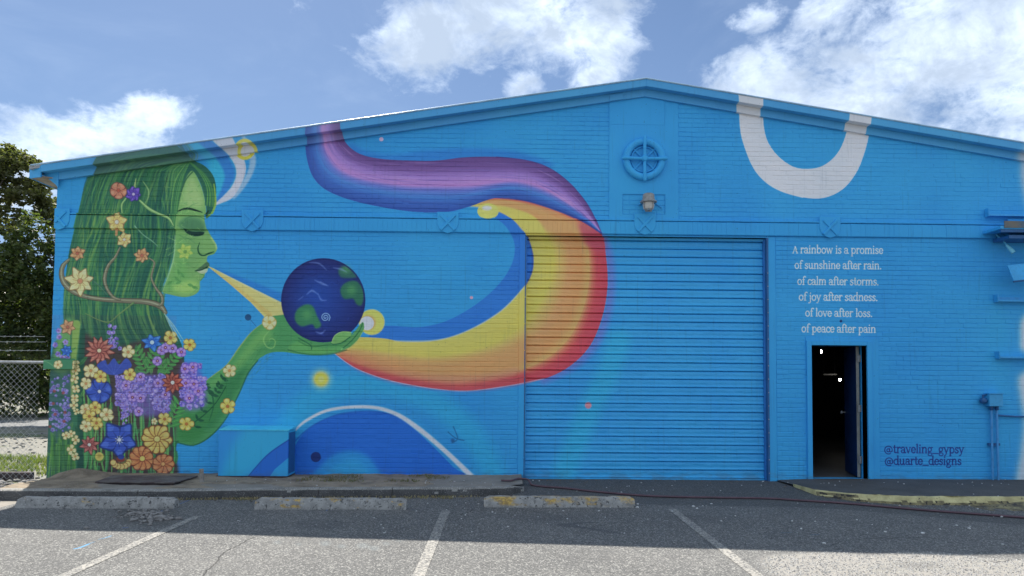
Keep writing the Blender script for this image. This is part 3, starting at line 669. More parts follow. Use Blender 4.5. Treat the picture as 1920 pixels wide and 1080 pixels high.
for a_x in (0, 6, 12):
    M.stroke([(333 + a_x, 640), (318 + a_x * .6, 610), (308, 588)], [1, 2, 1], (150, 190, 170), .7, .6)
M.poly([(60, 670), (141, 673), (141, 693), (60, 693)], (52, 118, 84), 1, 0, smooth=False); M.stroke([(70, 690), (90, 678), (110, 690)], 2, (90, 150, 100), .7); petal_flower(M, 114, 684, 8, 5, *CRM, False, .2, .42, 1, .2)
# unpainted edge at the far right
M.poly([(1928, 250), (1914, 330), (1940, 420), (1940, 250)], (150, 162, 176), .9, 6)
M.poly([(1922, 590), (1914, 635), (1922, 660), (1990, 665), (1990, 580)], (170, 184, 198), .95, 5)
M.poly([(1916, 700), (1912, 740), (1920, 790), (1914, 850), (1908, 930), (1990, 930), (1990, 690)], (160, 176, 190), .95, 6)
M.poly([(1952, 200), (1952, 940), (2100, 940), (2100, 200)], (182, 188, 196), .95, 10)
M.poly([(1862, 560), (1850, 650), (1860, 750), (1850, 870), (1880, 900), (1895, 800), (1890, 600)], (44, 138, 190), .4, 12)

# ---------------- lettering, drawn as brush strokes (x-height 1, baseline 0, y up)
def arc(cx_, cy_, rx, ry, a0, a1, n=10):
    return [(cx_ + rx * math.cos(math.radians(a0 + (a1 - a0) * i / n)), cy_ + ry * math.sin(math.radians(a0 + (a1 - a0) * i / n))) for i in range(n + 1)]
def ser(x, y, w_=.2): return [(x - w_, y), (x + w_, y)]
T, N_, SR = 1.0, .62, .5                                  # stem, hairline, serif weights
bowl_a = (arc(.38, .28, .30, .28, 0, 360), T * .85)
GLY = {
 'A': (.98, [([(.12, 0), (.48, 1.28)], N_), ([(.48, 1.28), (.86, 0)], T), ([(.26, .42), (.72, .42)], SR), (ser(.12, 0, .15), SR), (ser(.86, 0, .17), SR)]),
 'a': (.82, [(arc(.34, .27, .26, .27, 0, 360), .8), ([(.12, .82), (.22, .98), (.42, 1.0), (.58, .88), (.6, .7), (.6, .2), (.66, .02), (.8, .05)], T)]),
 'b': (.90, [([(.18, 1.6), (.18, .05)], T), (arc(.46, .5, .32, .5, 0, 360), .9), ([(.02, 1.58), (.18, 1.6)], SR)]),
 'c': (.74, [(arc(.44, .5, .34, .5, 45, 320), T), ([(.66, .8), (.68, .74)], T)]),
 'd': (.92, [([(.7, 1.6), (.7, .1), (.88, .02)], T), (arc(.4, .5, .32, .5, 0, 360), .9), ([(.54, 1.58), (.7, 1.6)], SR)]),
 'e': (.78, [([(.12, .52), (.68, .52)] , N_), (arc(.4, .5, .31, .5, 4, 322), T)]),
 'f': (.56, [([(.26, 0), (.26, 1.2), (.34, 1.5), (.52, 1.58), (.64, 1.46)], T), ([(.06, .98), (.5, .98)], N_), (ser(.26, 0, .2), SR)]),
 'g': (.84, [(arc(.36, .62, .26, .36, 0, 360), .85), ([(.58, .86), (.7, 1.0), (.82, .98)], .8), ([(.22, .3), (.14, .12), (.3, .02), (.6, -.02), (.72, -.2), (.58, -.46), (.3, -.5), (.1, -.38), (.14, -.12), (.3, .0)], .75)]),
 'h': (.98, [([(.2, 1.6), (.2, 0)], T), ([(.2, .72), (.4, .98), (.62, .98), (.74, .78), (.74, 0)], T), ([(.04, 1.58), (.2, 1.6)], SR), (ser(.2, 0, .17), SR), (ser(.74, 0, .17), SR)]),
 'i': (.46, [([(.22, 1.0), (.22, 0)], T), ([(.06, .97), (.22, 1.0)], SR), (ser(.22, 0, .18), SR), ([(.22, 1.4), (.23, 1.42)], 1.25)]),
 'j': (.44, [([(.24, 1.0), (.24, -.2), (.12, -.46), (-.06, -.48)], T), ([(.08, .97), (.24, 1.0)], SR), ([(.24, 1.4), (.25, 1.42)], 1.25)]),
 'l': (.44, [([(.22, 1.6), (.22, 0)], T), ([(.06, 1.57), (.22, 1.6)], SR), (ser(.22, 0, .18), SR)]),
 'm': (1.42, [([(.2, 1.0), (.2, 0)], T), ([(.2, .72), (.38, .98), (.58, .98), (.68, .78), (.68, 0)], T), ([(.68, .72), (.86, .98), (1.06, .98), (1.18, .78), (1.18, 0)], T), ([(.04, .98), (.2, 1.0)], SR)] + [(ser(q, 0, .15), SR) for q in (.2, .68, 1.18)]),
 'n': (.98, [([(.2, 1.0), (.2, 0)], T), ([(.2, .72), (.4, .98), (.62, .98), (.74, .78), (.74, 0)], T), ([(.04, .98), (.2, 1.0)], SR), (ser(.2, 0, .17), SR), (ser(.74, 0, .17), SR)]),
 'o': (.86, [(arc(.42, .5, .33, .5, 0, 360, 16), T * .95)]),
 'p': (.92, [([(.2, 1.0), (.2, -.5)], T), (arc(.48, .5, .32, .5, 0, 360), .9), ([(.04, .98), (.2, 1.0)], SR), (ser(.2, -.5, .17), SR)]),
 'r': (.68, [([(.2, 1.0), (.2, 0)], T), ([(.2, .66), (.34, .92), (.5, 1.0), (.62, .9)], T), ([(.04, .98), (.2, 1.0)], SR), (ser(.2, 0, .18), SR)]),
 's': (.68, [([(.56, .82), (.42, .98), (.22, .94), (.14, .74), (.28, .56), (.48, .44), (.56, .24), (.42, .04), (.2, .02), (.08, .2)], .95)]),
 't': (.56, [([(.24, 1.34), (.24, .25), (.32, .04), (.52, .08)], T), ([(.05, .98), (.5, .98)], N_)]),
 'u': (.98, [([(.18, 1.0), (.18, .28), (.3, .04), (.5, .04), (.7, .3)], T), ([(.7, 1.0), (.7, .1), (.88, .02)], T), ([(.02, .98), (.18, 1.0)], SR), ([(.54, .98), (.7, 1.0)], SR)]),
 'v': (.84, [([(.1, 1.0), (.4, 0)], T), ([(.4, 0), (.7, 1.0)], N_), (ser(.1, 1, .13), SR), (ser(.7, 1, .13), SR)]),
 'w': (1.24, [([(.1, 1.0), (.36, 0)], T), ([(.36, 0), (.6, .95)], N_), ([(.6, .95), (.84, 0)], T), ([(.84, 0), (1.1, 1.0)], N_), (ser(.1, 1, .13), SR), (ser(1.1, 1, .13), SR)]),
 'y': (.84, [([(.1, 1.0), (.42, .05)], T), ([(.72, 1.0), (.42, .05), (.26, -.42), (.06, -.46)], N_ + .1), (ser(.1, 1, .13), SR), (ser(.72, 1, .13), SR)]),
 '.': (.36, [([(.16, .06), (.17, .07)], 1.4)]), ' ': (.42, []), '_': (.95, [([(.04, -.1), (.9, -.1)], .85)]),
 '@': (1.45, [(arc(.7, .5, .6, .72, 300, -20, 22), .8), (arc(.66, .46, .22, .28, 0, 360), .8), ([(.9, .78), (.88, .3), (1.05, .14), (1.28, .35)], .8)]),
}
def write(cv, text, xa, xb, ya, yb, xh, wpx, col):
    tot = sum(GLY[c][0] for c in text); sx = (xb - xa) / tot; cur = 0
    for ch in text:
        wd_, strokes = GLY[ch]
        for pts, wt in strokes:
            q = [(xa + (cur + p[0]) * sx, ya + (yb - ya) * (cur / tot) - p[1] * xh) for p in pts]
            cv.stroke(q, wpx * wt, col, .96, .25, n=3)
        cur += wd_
WHT = (232, 240, 252)
for t, x0, x1, y in (('A rainbow is a promise', 1486, 1656, 475), ('of sunshine after rain.', 1490, 1653, 504), ('of calm after storms.', 1495, 1648, 534), ('of joy after sadness.', 1498, 1646, 563.5), ('of love after loss.', 1510, 1636, 593.5), ('of peace after pain', 1503, 1643, 623)):
    write(M, t, x0, x1, y - .6, y + .6, 9.6, 1.85, WHT)
write(M, '@traveling_gypsy', 1658, 1808, 849, 849.6, 10.2, 2.2, (24, 40, 104)); write(M, '@duarte_designs', 1659, 1803, 871, 871.6, 10.2, 2.2, (22, 38, 100))
# flower bed colours muted and slightly darkened
_x0, _y0 = M.P([(88, 590)])[0].astype(int); _x1, _y1 = M.P([(322, 900)])[0].astype(int)
_t = M.a[_y0:_y1, _x0:_x1]; _l = _t.mean(2, keepdims=True); _t += (_l - _t) * .14; _t *= np.float32(.96)
def to_albedo(c, gain=(2.12, 1.93, 1.80)):
    c = np.clip(c, 0, 1); l = np.where(c <= .04045, c / 12.92, ((c + .055) / 1.055) ** 2.4) * np.array(gain)
    t = .62; l = np.where(l > t, t + (.90 - t) * (1 - np.exp(-(l - t) / (.90 - t))), l)
    return np.where(l <= .0031308, l * 12.92, 1.055 * np.maximum(l, 1e-6) ** (1 / 2.4) - .055).astype(np.float32)
M.a = to_albedo(M.a)
MURAL = M.image('mural_paint')

# the little canvas of the steel cabinet
CB = Canvas(*(lambda a, b: (a[0] - .02, b[0] + .12, b[1] - .02, a[1] + .1))(W(411, 790, -.4), W(545, 900, -.4)), 260, -.4, (38, 128, 192))
CB.poly([(411, 800), (450, 803), (425, 850), (411, 900), (400, 850)], (36, 116, 190), .8, 8)
CB.poly([(470, 800), (545, 800), (545, 830), (500, 860), (440, 900), (415, 900), (440, 840)], (42, 142, 190), .8, 8)
CB.poly([(462, 900), (480, 878), (505, 850), (545, 822), (560, 822), (560, 845), (541, 858), (515, 880), (498, 905)], (27, 86, 168), 1, 0, smooth=False)
CB.stroke([(462, 898), (480, 876), (505, 850), (541, 825), (556, 816)], 2.4, (20, 66, 140), .9, .8)
CB.poly([(411, 895.5), (545, 897), (545, 901), (411, 901)], (190, 210, 235), .8, 0, smooth=False)
CB.a = to_albedo(CB.a)
CABINET = CB.image('cabinet_paint')
from mathutils import noise as mnoise
def fn(x, y, s_=1.0, o=0): return mnoise.noise(Vector((x * s_, y * s_, 3.7 + o)))
# ------------------------------------------------------------------ materials
def mural_mat(name, img, cv, scale=1.0, glare_wash=0, dents=False, plane_name=None, bump=.35, bsc=60, rough=.62, fine=True):
    m, nt, p = new_mat(name)
    pos = nt.add('ShaderNodeNewGeometry').outputs['Position']
    sp_ = nt.add('ShaderNodeSeparateXYZ'); nt.l.new(pos, sp_.inputs[0])
    X = nt.math('MULTIPLY', sp_.outputs[0], scale); Z = nt.math('ADD', nt.math('MULTIPLY', nt.math('SUBTRACT', sp_.outputs[2], CAM_H), scale), CAM_H)
    u = nt.math('DIVIDE', nt.math('SUBTRACT', X, cv.x0), cv.w / cv.res); v = nt.math('DIVIDE', nt.math('SUBTRACT', Z, cv.z1 - cv.h / cv.res), cv.h / cv.res)
    cb = nt.add('ShaderNodeCombineXYZ'); nt.l.new(u, cb.inputs[0]); nt.l.new(v, cb.inputs[1])
    ti = nt.add('ShaderNodeTexImage', image=img, extension='EXTEND', interpolation='Cubic'); nt.l.new(cb.outputs[0], ti.inputs[0])
    col = nt.mix(1.0, ti.outputs[0], (*PAINT_GAIN, 1), 'MULTIPLY')
    if glare_wash: col = nt.mix(glare_wash, col, (.22, .30, .34, 1))  # lens glare put into the fascia colour as a grey veil
    # uneven coats, tiny chips and dirt near the ground
    n1 = nt.noise(pos, 1.3, 5, .6); col = nt.mix(1.0, col, nt.mix(n1, (.80, .88, .92, 1), (1.16, 1.09, 1.05, 1)), 'MULTIPLY')
    st = nt.noise(nt.vmath('MULTIPLY', pos, (22, 1, 1.2)), 1.0, 4, .6); col = nt.mix(nt.ramp(st, .54, .80, 0, .24), col, (.03, .07, .13, 1))
    sp2 = nt.noise(pos, 38, 2, .5); col = nt.mix(nt.ramp(sp2, .72, .75, 0, .55), col, (.01, .04, .09, 1))
    low = nt.math('MULTIPLY', nt.ramp(sp_.outputs[2], .20, .0, 0, 1), nt.ramp(nt.noise(nt.vmath('MULTIPLY', pos, (3, 1, 9)), 1.6, 5, .6), .40, .62, 0, .42))
    col = nt.mix(low, col, (.10, .14, .16, 1))
    nt.l.new(col, p.inputs['Base Color'])
    p.inputs['Roughness'].default_value = rough; p.inputs['Specular IOR Level'].default_value = .35
    b = nt.noise(pos, bsc, 5, .65)
    nrm = nt.bump(b, bump, .004)
    if fine: nrm = nt.bump(nt.noise(nt.vmath('MULTIPLY', pos, (1, 1, 2.6)), 9, 4, .6), .35, .012, nrm)
    if dents: nrm = nt.bump(nt.noise(nt.vmath('MULTIPLY', pos, (1, 1, 1.8)), 2.6, 4, .6, .4), .6, .05, nrm)
    nt.l.new(nrm, p.inputs['Normal'])
    return m
PB = mural_mat('painted_brick', MURAL, M, 1.0, bump=.8, bsc=75)
PS = mural_mat('painted_stucco', MURAL, M, 1.0, bump=.25, bsc=130, fine=False)
PF = mural_mat('painted_fascia', MURAL, M, CAM_D / (CAM_D - .17), glare_wash=.20, bump=.05, bsc=30, rough=.42, fine=False)
PD = mural_mat('painted_shutter', MURAL, M, CAM_D / (CAM_D + .1), bump=.12, bsc=16, rough=.40, fine=True, dents=True)
PC = mural_mat('painted_cabinet', CABINET, CB, 1.0, bump=.04, bsc=20, rough=.42, fine=False)
def blue_mat(name, c, rough=.5, b=.1): return proc_mat(name, c, tuple(q * .82 for q in c[:3]) + (1,), 3, rough, b, 60)
def CP(r, g, b):
    return C(*(to_albedo(np.array([r, g, b]) / 255.) * 255))
BL = CP(41, 128, 196)
MB_blue = blue_mat('blue_paint', BL)
MB_dark = blue_mat('dark_blue_paint', CP(26, 72, 118))
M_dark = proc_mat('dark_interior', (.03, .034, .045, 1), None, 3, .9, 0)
M_floor = proc_mat('interior_floor', (.13, .14, .15, 1), None, 2, .45, .1)
M_white = proc_mat('roof_edge_metal', (.42, .62, .80, 1), None, 4, .3, 0, metal=0)
M_roof = proc_mat('roof_sheet', (.42, .44, .45, 1), None, 3, .5, .05)
M_soffit = proc_mat('soffit_board', C(176, 160, 138), C(140, 124, 104), 5, .8, .3)
M_steel = proc_mat('galvanised_steel', (.42, .44, .45, 1), (.28, .29, .29, 1), 20, .45, .1, metal=.6)
M_grey = proc_mat('grey_cast_metal', (.34, .34, .33, 1), (.24, .23, .21, 1), 25, .5, .2)
M_conc = proc_mat('old_concrete', (.26, .25, .225, 1), (.15, .143, .13, 1), 5, .95, .9, 45, .01, speck=((.48, .47, .44, 1), 110, .58))
M_conc2 = proc_mat('pale_concrete', (.26, .235, .20, 1), (.18, .165, .14, 1), 2.5, .95, .5, 60, .006, speck=((.12, .11, .10, 1), 90, .64))
M_soil = proc_mat('dry_soil', (.30, .24, .17, 1), (.15, .12, .085, 1), 4, 1, 1.0, 30, .015, speck=((.30, .28, .24, 1), 70, .62))
M_apron = proc_mat('crumbled_apron', (.30, .26, .13, 1), (.07, .06, .05, 1), 6, .95, .9, 30, .012, speck=((.05, .045, .04, 1), 18, .55))
M_conc_dark = proc_mat('dark_concrete', (.085, .083, .08, 1), (.045, .045, .045, 1), 4, .95, .9, 45, .01, speck=((.24, .235, .22, 1), 90, .62))  # darker concrete colour for the low upright kerb faces
M_stone = proc_mat('broken_stone', (.27, .255, .24, 1), (.15, .14, .13, 1), 12, .95, .8, 50)
M_darkstone = proc_mat('dark_brick_rubble', (.075, .055, .055, 1), (.035, .028, .03, 1), 12, .95, .8, 50)
M_lotgravel = proc_mat('lot_gravel', (.24, .225, .195, 1), (.12, .11, .09, 1), 3, .95, .5)
M_chip = proc_mat('white_chip', (.62, .62, .60, 1), None, 12, .8, .3)
M_wood = proc_mat('weathered_wood', (.34, .32, .29, 1), (.2, .18, .16, 1), 9, .9, .5)
M_plate = proc_mat('rusty_plate', (.065, .045, .045, 1), (.14, .13, .12, 1), 5, .8, .4)
M_hose = proc_mat('dark_red_rubber', (.12, .065, .08, 1), None, 9, .55, .1)
M_yellow = proc_mat('yellow_paint', (.58, .52, .26, 1), (.36, .31, .15, 1), 6, .85, .5, speck=((.10, .09, .07, 1), 20, .66))
M_ground_leafy = None
def asphalt_nodes(nt):
    pos = nt.add('ShaderNodeNewGeometry').outputs['Position']
    big = nt.noise(pos, .55, 5, .6); mid = nt.noise(pos, 5, 4, .6)
    base = nt.mix(nt.ramp(big, .3, .7), (.098, .098, .096, 1), (.132, .130, .125, 1))
    base = nt.mix(nt.ramp(mid, .45, .72, 0, .35), base, (.08, .079, .077, 1))
    v = nt.voro(pos, 95, 'F1', 'Color'); sv_ = nt.add('ShaderNodeSeparateXYZ'); nt.l.new(v, sv_.inputs[0])
    base = nt.mix(nt.ramp(sv_.outputs[0], .70, .95, 0, .8), base, (.34, .335, .31, 1))
    base = nt.mix(nt.ramp(sv_.outputs[1], .68, .95, 0, .75), base, (.042, .042, .043, 1))
    v2 = nt.voro(pos, 34, 'F1', 'Color'); sv2 = nt.add('ShaderNodeSeparateXYZ'); nt.l.new(v2, sv2.inputs[0]); d2 = nt.voro(pos, 34)
    base = nt.mix(nt.math('MULTIPLY', nt.ramp(sv2.outputs[0], .86, .9, 0, .7), nt.ramp(d2, .4, .25)), base, (.34, .33, .31, 1))
    h = nt.math('ADD', nt.math('MULTIPLY', nt.voro(pos, 95), .6), nt.noise(pos, 40, 5, .7))
    return pos, base, nt.bump(h, .8, .006)

# ground marks: cracks, overspray, coarse aggregate
GC = Canvas(-6.6, 8.2, -6.6, .1, 190, -.05, (90, 90, 90), floor=True)
GC.alpha = np.zeros((GC.h, GC.w), np.float32); GC.k = 190 / (F / 7.2) * 1.25
GRV = [(1425, 1044), (1500, 1036), (1560, 1034), (1640, 1040), (1680, 1035), (1760, 1036), (1850, 1046), (1925, 1048), (2000, 1060), (2100, 1200), (1650, 1200), (1500, 1110), (1440, 1075)]
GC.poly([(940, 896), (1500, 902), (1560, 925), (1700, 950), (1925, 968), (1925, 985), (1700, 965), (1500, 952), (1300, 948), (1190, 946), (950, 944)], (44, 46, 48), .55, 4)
GC.poly(GRV, (158, 154, 145), .85, 8)
for pts, w_, a in (([(478, 1006), (455, 1018), (430, 1030), (412, 1044), (402, 1058), (385, 1074), (372, 1095)], 1.8, .9), ([(105, 1010), (70, 1025), (35, 1042), (-10, 1060)], 1.2, .5),
                   ([(1555, 1024), (1590, 1014), (1640, 1010), (1700, 1008), (1760, 1010)], 1.6, .7), ([(1560, 1000), (1600, 1006), (1650, 1011), (1710, 1004)], 1.2, .5), ([(1845, 1053), (1880, 1053), (1930, 1047)], 2.4, .9),
                   ([(860, 966), (880, 958), (886, 955)], 1.4, .7), ([(520, 985), (600, 975), (690, 984), (760, 990)], 1.0, .4), ([(1400, 1000), (1480, 990), (1560, 985)], 1, .35)):
    q = catmull(pts, False, 6); q = [(x + rng.normal(0, 1.2), y + rng.normal(0, .8)) for x, y in q]
    GC.stroke(q, w_ * 1.3, (10, 10, 11), a, .5, smooth=False)
GC.poly([(1038, 984), (1085, 979), (1125, 979), (1080, 984), (1165, 998), (1150, 1000), (1100, 992)], (36, 40, 48), .55, 1.2)
GC.poly([(1000, 958), (1025, 957), (1022, 961), (1003, 961)], (34, 36, 40), .4, 1)
GC.poly([(560, 975), (640, 975), (640, 990), (555, 992)], (40, 44, 50), .35, 5); GC.poly([(225, 950), (330, 955), (325, 985), (225, 982)], (60, 56, 50), .5, 5)
for pts, w_, c, a in (([(140, 1029), (152, 1026), (166, 1020)], 5, (88, 170, 225), .8), ([(168, 1019), (177, 1016)], 3, (88, 170, 225), .7), ([(186, 1011), (196, 1009), (208, 1005)], 4, (88, 170, 225), .75), ([(230, 990), (240, 989)], 3, (60, 120, 210), .8),
                      ([(322, 951), (340, 944), (358, 936)], 3.5, (60, 110, 190), .7), ([(292, 963), (304, 958)], 4, (60, 110, 190), .6), ([(1464, 999), (1485, 998)], 2.5, (40, 110, 160), .6), ([(1520, 1003), (1535, 1002)], 3, (40, 110, 160), .6)):
    GC.stroke(pts, w_, c, a, 1.2)
for x, y, r in ((520, 1017, 9), (610, 1019, 12), (640, 1024, 10), (680, 1023, 13), (702, 1028, 12), (724, 1019, 9), (748, 1014, 7), (560, 1020, 7)): GC.disc(x, y, r, (150, 172, 178), .38, 3, r * .45)
GC.stroke([(540, 959), (580, 960), (612, 960)], 2, (160, 175, 200), .6, 1); GC.stroke([(612, 958), (618, 950)], 3, (70, 120, 210), .6, 2)
GC.stroke([(1808, 1038), (1846, 1054)], 2, (150, 155, 160), .7, .6)
for _ in range(420):
    x, y = rng.uniform(0, 1920), rng.uniform(945, 1080); GC.disc(x, y, rng.uniform(.8, 2.2), (22, 22, 22) if rng.random() < .55 else (190, 188, 182), .7, 0, .7)
for _ in range(26):
    x, y = rng.uniform(0, 1920), rng.uniform(960, 1080); GC.disc(x, y, rng.uniform(12, 70), (36, 36, 38) if rng.random() < .6 else (140, 136, 128), .30, 8, rng.uniform(3, 9))
GMARK = GC.image('lot_marks')
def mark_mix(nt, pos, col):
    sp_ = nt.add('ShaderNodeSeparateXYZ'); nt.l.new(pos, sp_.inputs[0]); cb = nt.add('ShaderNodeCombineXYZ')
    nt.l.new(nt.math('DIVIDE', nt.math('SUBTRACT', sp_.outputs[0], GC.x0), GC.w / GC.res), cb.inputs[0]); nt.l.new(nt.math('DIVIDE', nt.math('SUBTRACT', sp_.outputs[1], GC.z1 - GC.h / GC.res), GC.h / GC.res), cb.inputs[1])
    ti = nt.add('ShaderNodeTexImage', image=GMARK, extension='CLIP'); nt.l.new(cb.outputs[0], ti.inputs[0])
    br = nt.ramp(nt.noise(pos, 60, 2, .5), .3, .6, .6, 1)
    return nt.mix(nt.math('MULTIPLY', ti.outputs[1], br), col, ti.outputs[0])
M_asph, nt_, p_ = new_mat('asphalt'); pos_, base_, nb_ = asphalt_nodes(nt_)
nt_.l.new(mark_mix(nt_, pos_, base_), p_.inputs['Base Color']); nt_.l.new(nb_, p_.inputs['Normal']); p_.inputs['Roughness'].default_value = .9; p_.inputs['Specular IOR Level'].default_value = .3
M_line, nt_, p_ = new_mat('worn_line_paint'); pos_, base_, nb_ = asphalt_nodes(nt_)
wn = nt_.math('MULTIPLY', nt_.ramp(nt_.noise(pos_, 38, 4, .7), .44, .56), nt_.ramp(nt_.noise(pos_, 3.5, 4, .6), .26, .55, .3, .85))
nt_.l.new(nt_.mix(wn, base_, (.36, .34, .30, 1)), p_.inputs['Base Color']); nt_.l.new(nb_, p_.inputs['Normal']); p_.inputs['Roughness'].default_value = .85

m, nt_, p_ = new_mat('lot_ground'); M_lot = m
pos_ = nt_.add('ShaderNodeNewGeometry').outputs['Position']
g1 = nt_.noise(pos_, .5, 5, .6); g2 = nt_.noise(pos_, 14, 4, .7)
cg = nt_.mix(nt_.ramp(g1, .48, .62), (.21, .20, .17, 1), (.10, .12, .05, 1)); cg = nt_.mix(nt_.ramp(g2, .45, .75, 0, .6), cg, (.14, .12, .09, 1))
nt_.l.new(cg, p_.inputs['Base Color']); nt_.l.new(nt_.bump(g2, 1, .03), p_.inputs['Normal']); p_.inputs['Roughness'].default_value = .95

# wheel stop: grey cast concrete with the rest of yellow paint
def stop_mat(name, lo, hi):
    m, nt, p = new_mat(name); pos = nt.add('ShaderNodeNewGeometry').outputs['Position']
    n = nt.noise(pos, 9, 5, .65); c = nt.mix(nt.ramp(n, .35, .65), (.37, .36, .335, 1), (.24, .235, .22, 1))
    c = nt.mix(nt.ramp(nt.noise(pos, 42, 3, .6), .60, .66), c, (.42, .41, .39, 1))
    c = nt.mix(nt.ramp(nt.noise(pos, 24, 4, .65), .56, .64), c, (.09, .088, .085, 1))
    y = nt.ramp(nt.noise(nt.vmath('MULTIPLY', pos, (1, 2, 2)), 4.5, 5, .6), lo, hi)
    sp_ = nt.add('ShaderNodeSeparateXYZ'); nt.l.new(pos, sp_.inputs[0])
    y = nt.math('MULTIPLY', y, nt.math('MULTIPLY', nt.ramp(sp_.outputs[2], -.045, -.01), nt.ramp(sp_.outputs[2], .085, .06)))
    c = nt.mix(y, c, nt.mix(nt.ramp(nt.noise(pos, 30, 3, .6), .4, .6), (.60, .40, .11, 1), (.34, .23, .09, 1)))
    nt.l.new(c, p.inputs['Base Color']); nt.l.new(nt.bump(nt.noise(pos, 50, 5, .7), 1, .012), p.inputs['Normal']); p.inputs['Roughness'].default_value = .95
    return m

# ------------------------------------------------------------------ ground
def zg(x, y):                                             # the asphalt falls a little away from the wall
    t = min(max((-y - .15) / 1.5, 0), 1); return -.05 * t * t * (3 - 2 * t) + .006 * fn(x, y, .9)
big = MB().raw([(-1200, -1200, -.09), (1200, -1200, -.09), (1200, 1500, -.09), (-1200, 1500, -.09)], [(0, 1, 2, 3)]).build('ground', M_lot)
tag(big, kind='structure')
def grid(xs, ys, zf, keep=lambda x, y: True):
    mb = MB(); idx = {}
    for i, x in enumerate(xs):
        for j, y in enumerate(ys): idx[i, j] = len(mb.v); mb.v.append((x, y, zf(x, y)))
    for i in range(len(xs) - 1):
        for j in range(len(ys) - 1):
            if keep((xs[i] + xs[i + 1]) / 2, (ys[j] + ys[j + 1]) / 2): mb.f.append((idx[i, j], idx[i + 1, j], idx[i + 1, j + 1], idx[i, j + 1]))
    return mb
def frange(a, b, s_): return [a + (b - a) * i / max(1, round((b - a) / s_)) for i in range(max(1, round((b - a) / s_)) + 1)]
lot_left = lambda y: -5.95 - (.25 if y < -3 else 0) - max(0, (-y - 2.4)) * 1.6 + .08 * fn(y, 1, 3)
ground_z = lambda x, y: zg(x, y)
mb = grid(frange(-9, 13, .11), frange(-7, .24, .11), ground_z, lambda x, y: x > lot_left(y))
a = mb.build('parking_lot', M_asph, smooth=True); tag(a, kind='structure')
mb = MB()
for (x0, x1, y0, y1) in ((-40, 40, -60, -7), (13, 40, -7, 2)): mb.raw([(x0, y0, -.052), (x1, y0, -.052), (x1, y1, -.052), (x0, y1, -.052)], [(0, 1, 2, 3)])
tag(mb.build('road', M_asph), kind='structure')
conc_apron = grid(frange(-9.5, -5.2, .2), frange(-3.4, -1.72, .2), lambda x, y: -.062 + .006 * fn(x, y, 2))
tag(conc_apron.build('concrete_apron', M_conc2, smooth=True), kind='structure')
for i, (p0, p1) in enumerate((((371, 968), (118, 1082)), ((836, 957), (785, 1082)), ((1259, 955), (1423, 1082)))):
    (xa, ya), (xb, yb) = G(*p0, -.05), G(*p1, -.05); ex = (xb - xa) / (yb - ya); xb += ex * -3; yb -= 3
    mb = MB(); n = 60
    for k in range(n + 1):
        t = k / n; y = ya + (yb - ya) * t; x = xa + (xb - xa) * t; w = .05 + .004 * fn(k, i, .7)
        mb.v += [(x - w, y, zg(x - w, y) + .004), (x + w, y, zg(x + w, y) + .004)]
        if k: b = 2 * k; mb.f.append((b - 2, b - 1, b + 1, b))
    tag(mb.build('parking_line', M_line), kind='structure')

# left pavement slab: packed soil, broken concrete, kerb
kx = [-8.5, -6.6, -6.3, -4.33, -2.36, -1.2, .05, .30, .36]; ky = [-1.9, -1.9, -1.80, -1.77, -1.53, -1.45, -1.33, -1.05, -.9]
def yk(x): return float(np.interp(x, kx, ky))
def rim(x, y): return .012 * fn(x, y, 5) + .006 * fn(x, y, 17, 5)
SL0, SL1 = -6.45, .32
def slab_z(x, y): return .058 + rim(x, y) * .9 + .03 * max(0, fn(x, y, 1.1, 9)) * (1 if y > yk(x) + .4 else 0) + (.10 * math.exp(-((x + 6.15) ** 2 / .1 + (y + .3) ** 2 / .04)))
xs = frange(SL0, SL1, .04); mb = MB(); ny = 22
for i, x in enumerate(xs):
    yf = yk(x) + .16
    for j in range(ny): y = .0 + (yf) * j / (ny - 1); mb.v.append((x, y, slab_z(x, y)))
    if i:
        for j in range(ny - 1): b = i * ny + j; mb.f.append((b - ny, b - ny + 1, b + 1, b))
xc_split = G(815, 893, .06)[0]
o = mb.build('pavement', M_soil, smooth=True, recalc=False); tag(o, kind='structure')
o.data.materials.append(M_conc2)
for poly_ in o.data.polygons:
    c = poly_.center
    if c.x > xc_split + .15 * fn(c.y, 2, 4) or (c.x < -2.9 and c.y < yk(c.x) + .6 and fn(c.x, c.y, 1.6) > -.15): poly_.material_index = 1
bm_ = bmesh.new(); bm_.from_mesh(o.data)
for f_ in bm_.faces:
    if f_.normal.z < 0: f_.normal_flip()
bm_.to_mesh(o.data); bm_.free()
def kerb(name, xs, yf, ztop, width, mat, chip=1.0, zbot=-.09, slope=.03, face_mat=None, zface=.043):
    mb = MB(); n = None
    for i, x in enumerate(xs):
        y = yf(x); c = max(0, fn(x, 0, 2.3, 11) - .22) * .10 * chip; r1 = .008 * fn(x, 1, 9); r2 = .010 * fn(x, 2, 21)
        zt = ztop(x)
        pr = [(y + width, zt - .004 + .006 * fn(x, 5, 8)), (y + width * .6, zt + r1), (y + .03 + c, zt + r2), (y + .008 + c * .8 + r1, zt - .016 - c * .3), (y - .006 + c * .5 + r2, zt - .05), (y - slope * .6 + r1, (zt + zbot) / 2 + r2 * .5), (y - slope + r2, zbot)]
        n = len(pr); mb.v += [(x, q[0], q[1]) for q in pr]
        if i:
            for j in range(n - 1): b = i * n + j; mb.f.append((b - n, b, b + 1, b - n + 1))
    e = (len(xs) - 1) * n
    mb.f.append(tuple(range(n))); mb.f.append(tuple(e + k for k in range(n - 1, -1, -1)))
    o = mb.build(name, mat, smooth=True); o.data.materials.append(face_mat or M_conc_dark)
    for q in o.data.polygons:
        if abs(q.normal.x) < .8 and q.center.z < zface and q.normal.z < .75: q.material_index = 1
    tag(o, kind='structure'); return o
cuts = [SL0, -4.62, G(598, 917, .06)[0], G(735, 917, .06)[0], .34]
